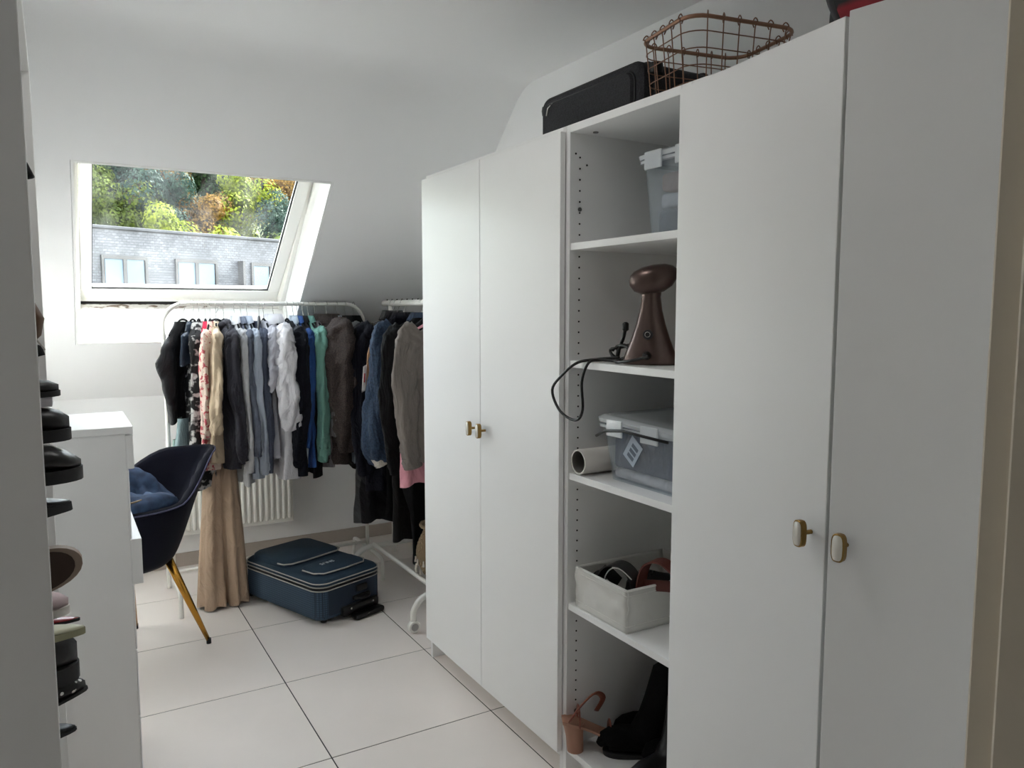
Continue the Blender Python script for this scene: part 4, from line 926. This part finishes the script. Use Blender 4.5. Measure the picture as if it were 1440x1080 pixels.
bx2 = plastic_box('wide clear plastic box full of blue cloth with its lid askew', (1.60, 1.635, .984), .245, .165, .165, [((-.21, -.14, .035), (.20, .14, .150), cl('blue_grey_textile', (46, 60, 92)), 'folded_cloth'), ((-.21, -.13, .006), (.2, .135, .034), cl('pale_lace', (206, 198, 200)), 'folded_cloth')], lid_tilt=.03)
b = new(); Ms = Matrix.Translation((-.2365, .02, .10)) @ Matrix.Rotation(math.radians(-5.5), 4, 'Y') @ Matrix.Rotation(math.radians(38), 4, 'X'); box(b, (-.0012, -.026, -.038), (0, .026, .038), M=Ms); stk = obj('sticker', b, mat('sticker_paper', (170, 182, 196), .5), bx2)
b = new()
for k in range(3): box(b, (-.0018, -.016, -.026+.018*k), (-.0012, .012, -.014+.018*k), M=Ms)
obj('sticker_print', b, mat('sticker_ink', (90, 100, 116), .6), stk)
b = new(); tube(b, [(-.262, .155, .128), (-.27, .10, .150), (-.268, .03, .158), (-.262, -.15, .152)], .004, 6); obj('lid_gap_cord', b, M_blackplastic, bx2, True)
b = new(); lathe(b, [(.033, 0), (.038, 0), (.038, .34), (.033, .34)], n=28, M=Matrix.Translation((1.325, 1.8615, 1.0225)) @ Matrix.Rotation(PI/2, 4, 'Y'))
for f in [f for f in b.faces if len(f.verts) > 4]: b.faces.remove(f)
ri = obj('paper_roll', b, mat('white_paper', (214, 210, 204), .8), None, True); tag(ri, 'white paper roll lying left of the wide clear box', 'paper roll')
sm = ri.modifiers.new('s', 'SOLIDIFY'); sm.thickness = .002
b = new(); box(b, (1.50, 1.47, 1.172), (1.60, 1.56, 1.225), .015, seg=3); tag(obj('case', b, M_blackplastic, None, 'auto'), 'small black case resting on the lid of the wide clear box', 'case')
# garment steamer
stm = thing('garment_steamer', 'rose-bronze handheld garment steamer standing upright on the middle shelf', 'steamer', (1.42, 1.655, 1.325), math.radians(38))
M_st = mat('rose_bronze', (98, 82, 77), .3, metal=.75)
b = new(); rings = []
for z, wy, wx in ((0, .076, .045), (.006, .078, .047), (.03, .070, .044), (.07, .054, .038), (.11, .041, .032), (.15, .031, .027), (.185, .026, .024), (.20, .028, .025), (.215, .03, .026)):
    rings.append([(wx*math.cos(2*PI*k/28), wy*math.sin(2*PI*k/28), z) for k in range(28)])
loft(b, rings); body_ = obj('body', b, M_st, stm, True)
b = new(); rings = []
for z, s in ((.192, .05), (.196, .45), (.208, .78), (.226, .97), (.240, 1.0), (.252, .95), (.262, .80), (.270, .5), (.273, .05)):
    rings.append([(-.006+.045*s*math.cos(2*PI*k/28), -.006+.067*s*math.sin(2*PI*k/28), z+.010*s*math.sin(2*PI*k/28)*(-1)) for k in range(28)])
loft(b, rings); obj('head', b, M_st, stm, True)
b = new(); lathe(b, [(.0135, 0), (.0135, .003)], n=20, M=Matrix.Translation((-.036, 0, .082)) @ Matrix.Rotation(-PI/2+.22, 4, 'Y')); bt = obj('power_button', b, mat('button_dark', (36, 34, 38), .4), stm, 'auto')
b = new(); tube(b, [(-.0415+.0, .007*math.cos(a), .083+.007*math.sin(a)) for a in [2*PI*k/16 for k in range(16)]], .001, 5, closed=True); obj('button_ring', b, M_chrome, bt, True)
b = new(); lathe(b, [(.010, -.004), (.012, .004), (.008, .02), (.006, .028)], n=14, M=Matrix.Translation((-.044, 0, .026)) @ Matrix.Rotation(-PI/2, 4, 'Y')); obj('cord_socket', b, M_blackplastic, stm, True)
# its black cord, looping over the shelf edge, and its coil
cd = thing('power_cord', 'black power cord coiled by the steamer with a loop hanging over the shelf edge', 'cord', (1.36, 1.72, 1.325))
b = new(); tube(b, smoothpath([(1.355, 1.585, 1.352), (1.335, 1.64, 1.337), (1.34, 1.70, 1.331), (1.36, 1.74, 1.331), (1.34, 1.78, 1.331), (1.308, 1.79, 1.324), (1.292, 1.80, 1.27), (1.292, 1.795, 1.19), (1.292, 1.83, 1.155), (1.285, 1.90, 1.175), (1.28, 1.935, 1.235), (1.288, 1.89, 1.285), (1.305, 1.84, 1.322), (1.345, 1.80, 1.333), (1.38, 1.74, 1.34)], 6), .0042, 8); obj('loop', b, M_blackplastic, cd, True, world=True)
b = new(); P = []
for i in range(70):
    a = i/70*2*PI*3.3; P.append((1.385+.012*math.sin(a*1.3), 1.735+.042*math.cos(a)+.008*math.sin(2.7*a), 1.354+.020*math.sin(a)+.004*math.cos(3*a)))
tube(b, P, .0042, 8); obj('coil', b, M_blackplastic, cd, True, world=True)
b = new(); tube(b, smoothpath([(1.385, 1.755, 1.34), (1.38, 1.74, 1.37), (1.38, 1.725, 1.395), (1.38, 1.715, 1.425)], 4), .0055, 8); lathe(b, [(.004, 0), (.009, .004), (.009, .022), (.004, .026)], n=10, M=Matrix.Translation((1.38, 1.715, 1.415))); obj('plug', b, M_blackplastic, cd, True, world=True)
b = new(); box(b, (1.60, 1.455, 1.3245), (1.76, 1.62, 1.50), .006); ob = obj('cardboard_box', b, mat('orange_brown_card', (150, 96, 66), .8, var=.15), None); tag(ob, 'orange-brown box half hidden behind the steamer', 'box')
b = new(); box(b, (1.592, 1.50, 1.47), (1.5995, 1.58, 1.48)); obj('tape', b, mat('tape_shine', (200, 170, 150), .3), ob, world=True)
# white fabric box with belts
fbx = thing('fabric_box', 'white pleated fabric box holding belts on the lower shelf', 'box', (1.50, 1.75, .5755))
M_fab = mat('white_box_fabric', (214, 213, 208), .7, bump=.5, bscale=28)
fw, fd, fh = .122, .172, .125
for nm, lo, hi in (('side', (-fd, -fw, 0), (-fd+.004, fw, fh)), ('side', (fd-.004, -fw, 0), (fd, fw, fh)), ('side', (-fd+.004, -fw, 0), (fd-.004, -fw+.004, fh)), ('side', (-fd+.004, fw-.004, 0), (fd-.004, fw, fh)), ('base', (-fd+.004, -fw+.004, 0), (fd-.004, fw-.004, .004))):
    b = new(); box(b, lo, hi)
    bmesh.ops.subdivide_edges(b, edges=b.edges[:], cuts=14, use_grid_fill=True)
    for v in b.verts:
        k_ = max(0, min(1, min(v.co.z, fh-v.co.z)/.03))
        v.co += Vector((noise.noise(v.co*30)*.008*k_, noise.noise(v.co*22+Vector((5, 0, 0)))*.004*k_, 0))
    obj(nm, b, M_fab, fbx, True)
b = new()
for z in (.020, fh-.018, fh-.004): tube(b, [(-fd-.0008, -fw-.0008, z), (-fd-.0008, fw+.0008, z), (fd+.0008, fw+.0008, z), (fd+.0008, -fw-.0008, z)], .0011, 5, closed=True)
obj('stitching', b, mat('stitch_white', (232, 231, 226), .7), fbx, True)
def strap(pts, w, m, name, label, cat, thick=.12):
    b = new(); tube(b, smoothpath(pts, 6), w, 8, flat=thick, up=(0, 0, 1) if 0 else None); o = obj(name, b, m, None, True); return tag(o, label, cat)
M_rb = mat('red_brown_leather', (92, 44, 36), .5, bump=.1)
def ribbon(pts, w, m, name, label, cat, wid=(0, 0, 1), t=.0025):
    P = smoothpath(pts, 6); b = new(); rings = []
    for i, p in enumerate(P):
        a = P[max(i-1, 0)]; c_ = P[min(i+1, len(P)-1)]; tg = (c_-a).normalized(); wv = Vector(wid); wv = (wv-tg*wv.dot(tg)).normalized(); nv = tg.cross(wv)
        rings.append([p+wv*w+nv*t, p-wv*w+nv*t, p-wv*w-nv*t, p+wv*w-nv*t])
    loft(b, rings); return tag(obj(name, b, m, None, 'auto'), label, cat)
ribbon([(1.40, 1.655, .63), (1.41, 1.665, .70), (1.42, 1.65, .755), (1.43, 1.60, .775), (1.44, 1.54, .75), (1.45, 1.47, .71)], .017, M_rb, 'belt', 'red-brown leather belt arching out of the fabric box', 'belt', (1, 0, .2))
ribbon([(1.42, 1.66, .69), (1.45, 1.60, .70), (1.49, 1.55, .70), (1.55, 1.64, .69)], .016, M_rb, 'belt', 'red-brown leather belt lying flat at the box rim', 'belt')
ribbon([(1.36, 1.80, .60), (1.365, 1.795, .68), (1.38, 1.77, .725), (1.39, 1.72, .735), (1.40, 1.68, .70), (1.40, 1.68, .62)], .020, M_blackleather, 'belt', 'black leather belt curled highest at the left of the fabric box', 'belt', (1, 0, .2))
ribbon([(1.35, 1.84, .60), (1.36, 1.82, .67), (1.38, 1.80, .70), (1.42, 1.78, .66)], .018, M_blackleather, 'belt', 'black leather belt at the left rim of the fabric box', 'belt', (1, 0, .2))
b = new(); tube(b, smoothpath([(1.345, 1.765, .64), (1.350, 1.755, .70), (1.36, 1.735, .728), (1.365, 1.70, .732), (1.37, 1.66, .715)], 5), .0016, 6); tag(obj('cord', b, mat('pale_cord', (190, 188, 184), .6), None, True), 'thin pale cord over the black belts', 'cord')
b = new(); rings = []
for i in range(9):
    q = i/8; rings.append([(1.49+.10*(1-.2*q)*math.cos(2*PI*k/24)*(1 if q < 1 else .1), 1.715+.07*(1-.25*q)*math.sin(2*PI*k/24)*(1 if q < 1 else .1), .582+.115*q+.008*math.sin(3*2*PI*k/24+q*4)) for k in range(24)])
loft(b, rings); tag(obj('handbag', b, M_blackleather, None, True), 'soft black bag filling the fabric box', 'bag')
# bottom shelf: shoes
ZB = .1125
hs = thing('heeled_sandal', 'nude sandal with a thick block heel at the front of the bottom shelf', 'shoe', (1.36, 1.855, ZB), math.radians(-28))
hs.scale = (1.22, 1.22, 1.18)
M_nude = mat('nude_leather', (166, 122, 100), .5); M_tn = mat('tan_strap', (132, 74, 56), .5)
b = new(); loft(b, [[(-.028+.022*s*math.cos(a)-.006*zz, .022*s*math.sin(a), z) for a in [2*PI*k/20 for k in range(20)]] for z, s, zz in ((0, .95, 0), (.04, 1.02, .3), (.078, 1.22, 1))]); obj('heel', b, M_nude, hs, 'auto')
b = new(); K = 14; top_, bot_ = [], []
rings = []
for i in range(K+1):
    q = i/K; x = -.062+.20*q; z = .080-.072*(q*q*(3-2*q)); hw = interp([(0, .018), (.12, .027), (.4, .022), (.75, .034), (1, .012)], q)[0]; rings.append([(x, -hw, z), (x, hw, z), (x, hw, z+.007), (x, -hw, z+.007)])
loft(b, rings); obj('footbed', b, M_nude, hs, 'auto')
for x, h_, sp_ in ((-.02, .03, .085), (.06, .045, .03)):
    b = new(); tube(b, smoothpath([(x, -.026, sp_*.9), (x, -.022, sp_+h_*.6), (x, 0, sp_+h_), (x, .022, sp_+h_*.6), (x, .026, sp_*.9)], 5), .009, 8, flat=.3); obj('strap', b, M_tn, hs, True)
b = new(); tube(b, smoothpath([(-.045, -.02, .09), (-.02, -.03, .135), (.02, -.01, .16), (.045, .02, .13), (.03, .03, .09)], 5), .008, 8, flat=.35); obj('ankle_strap', b, M_tn, hs, True)
def boot(label, loc, rz, H_=.30, lean=.12, L=.25, m=M_black, sh=1.0):
    t = thing('boot', label, 'boot', loc, rz)
    b = new(); rings = []
    path = [(.10, 0, .026, .022), (.085, 0, .030, .034), (.05, 0, .036, .040), (.01, .0, .044, .040), (-.035, .01, .062, .038), (-.065, .05, .062, .037), (-.085, .11, .056, .038), (-.10, .17, .056, .042), (-.10-lean*.5, .17+(H_-.17)*.5, .062, .046), (-.10-lean, H_, .066, .048)]
    P = [Vector((x+.01, 0, z+.05)) for x, z, a, c_ in path]
    b2 = new(); tube(b2, [Vector((.125, 0, .030))]+P, [.012]+[c_*sh if i > 3 else c_ for i, (x, z, a, c_) in enumerate(path)], 16, rf=lambda q, a_: 1+.07*noise.noise(Vector((math.cos(a_)*2, math.sin(a_)*2, q*12))))
    obj('upper', b2, m, t, True)
    b = new(); o = [(x*.9, y) for x, y in outline(.25, .030, .040)]; loft(b, [[(x, y, .0) for x, y in o], [(x*1.02, y*1.05, .014) for x, y in o]]); obj('sole', b, M_solegrey, t, 'auto')
    b = new(); box(b, (-.12, -.026, 0), (-.06, .026, .05), .006); obj('heel', b, M_solegrey, t)
    return t
boot('tall black boot leaning back in the middle of the bottom shelf', (1.49, 1.755, ZB), math.radians(150), .33, .26, sh=1.75)
boot('tall black boot standing nearest the right edge of the bottom shelf', (1.57, 1.64, ZB), math.radians(155), .37, .2, sh=1.6)
boot('tall black boot slumped behind the nude sandal on the bottom shelf', (1.58, 1.80, ZB), math.radians(158), .27, .24, sh=1.5)
boot('low black boot with a shiny toe at the front edge of the bottom shelf', (1.44, 1.605, ZB), math.radians(188), .18, .02, m=M_blackleather)
b = new(); tube(b, smoothpath([(1.52, 1.64, .49), (1.515, 1.615, .535), (1.51, 1.58, .54), (1.51, 1.56, .50)], 5), .004, 8, flat=.6); tag(obj('pull_loop', b, M_blackplastic, None, True), 'black loop standing up above the tall boots', 'strap')
sn = thing('sandal', 'cream sandal with a brown footbed at the right end of the bottom shelf', 'shoe', (1.40, 1.50, ZB), math.radians(165))
o = outline(.24, .03, .042); b = new(); loft(b, [[(x, y, 0) for x, y in o], [(x, y, .022) for x, y in o]]); obj('sole', b, mat('cream_rubber', (210, 200, 182), .6), sn, 'auto')
b = new(); loft(b, [[(x*.93, y*.9, .0222) for x, y in o], [(x*.93, y*.9, .024) for x, y in o]]); obj('footbed', b, mat('brown_cork', (130, 92, 72), .8), sn, 'auto')
b = new(); tube(b, smoothpath([(.03, -.04, .016), (.035, -.03, .05), (.035, 0, .062), (.035, .03, .05), (.03, .04, .016)], 5), .02, 8, flat=.15, up=(0, 0, 1)); obj('strap', b, mat('cream_strap', (215, 206, 190), .6), sn, True)

# ------------------------------------------------------------------ woven tassel basket on the wheeled rack
M_wov = two_tone('woven_jute', (120, 98, 72), (176, 152, 118), 160, .5, .1, 'wave', .95, (1, 1, 1), bump=1.0)
wv = thing('woven_basket', 'woven jute basket with white tassels on the lower bars of the wheeled rack', 'basket', (1.575, 3.36, .192))
b = new(); rings = []
for i in range(28):
    q = i/27; r_ = .085+.035*math.sin(PI*min(1, q*1.15))+.0022*math.sin(i*PI); rr = r_+(.003 if i % 2 else 0)
    rings.append([(rr*math.cos(2*PI*k/36), rr*math.sin(2*PI*k/36), .24*q) for k in range(36)])
loft(b, rings, (True, False)); obj('body', b, M_wov, wv, True)
b = new(); tube(b, [(.098*math.cos(2*PI*k/24), .098*math.sin(2*PI*k/24), .24+.003*(k % 2)) for k in range(24)], .008, 8, closed=True); obj('rim', b, M_wov, wv, True)
M_tas = mat('white_tassel', (215, 208, 196), .9)
for row, zt in ((0, .075), (1, .03)):
    for k in range(16):
        a = 2*PI*(k+.5*row)/16; b = new(); lathe(b, [(.002, .012), (.004, .008), (.003, .004), (.007, -.016), (.001, -.017)], n=7, M=Matrix.Translation((.124*math.cos(a), .124*math.sin(a), zt))); obj('tassel', b, M_tas, wv, True)
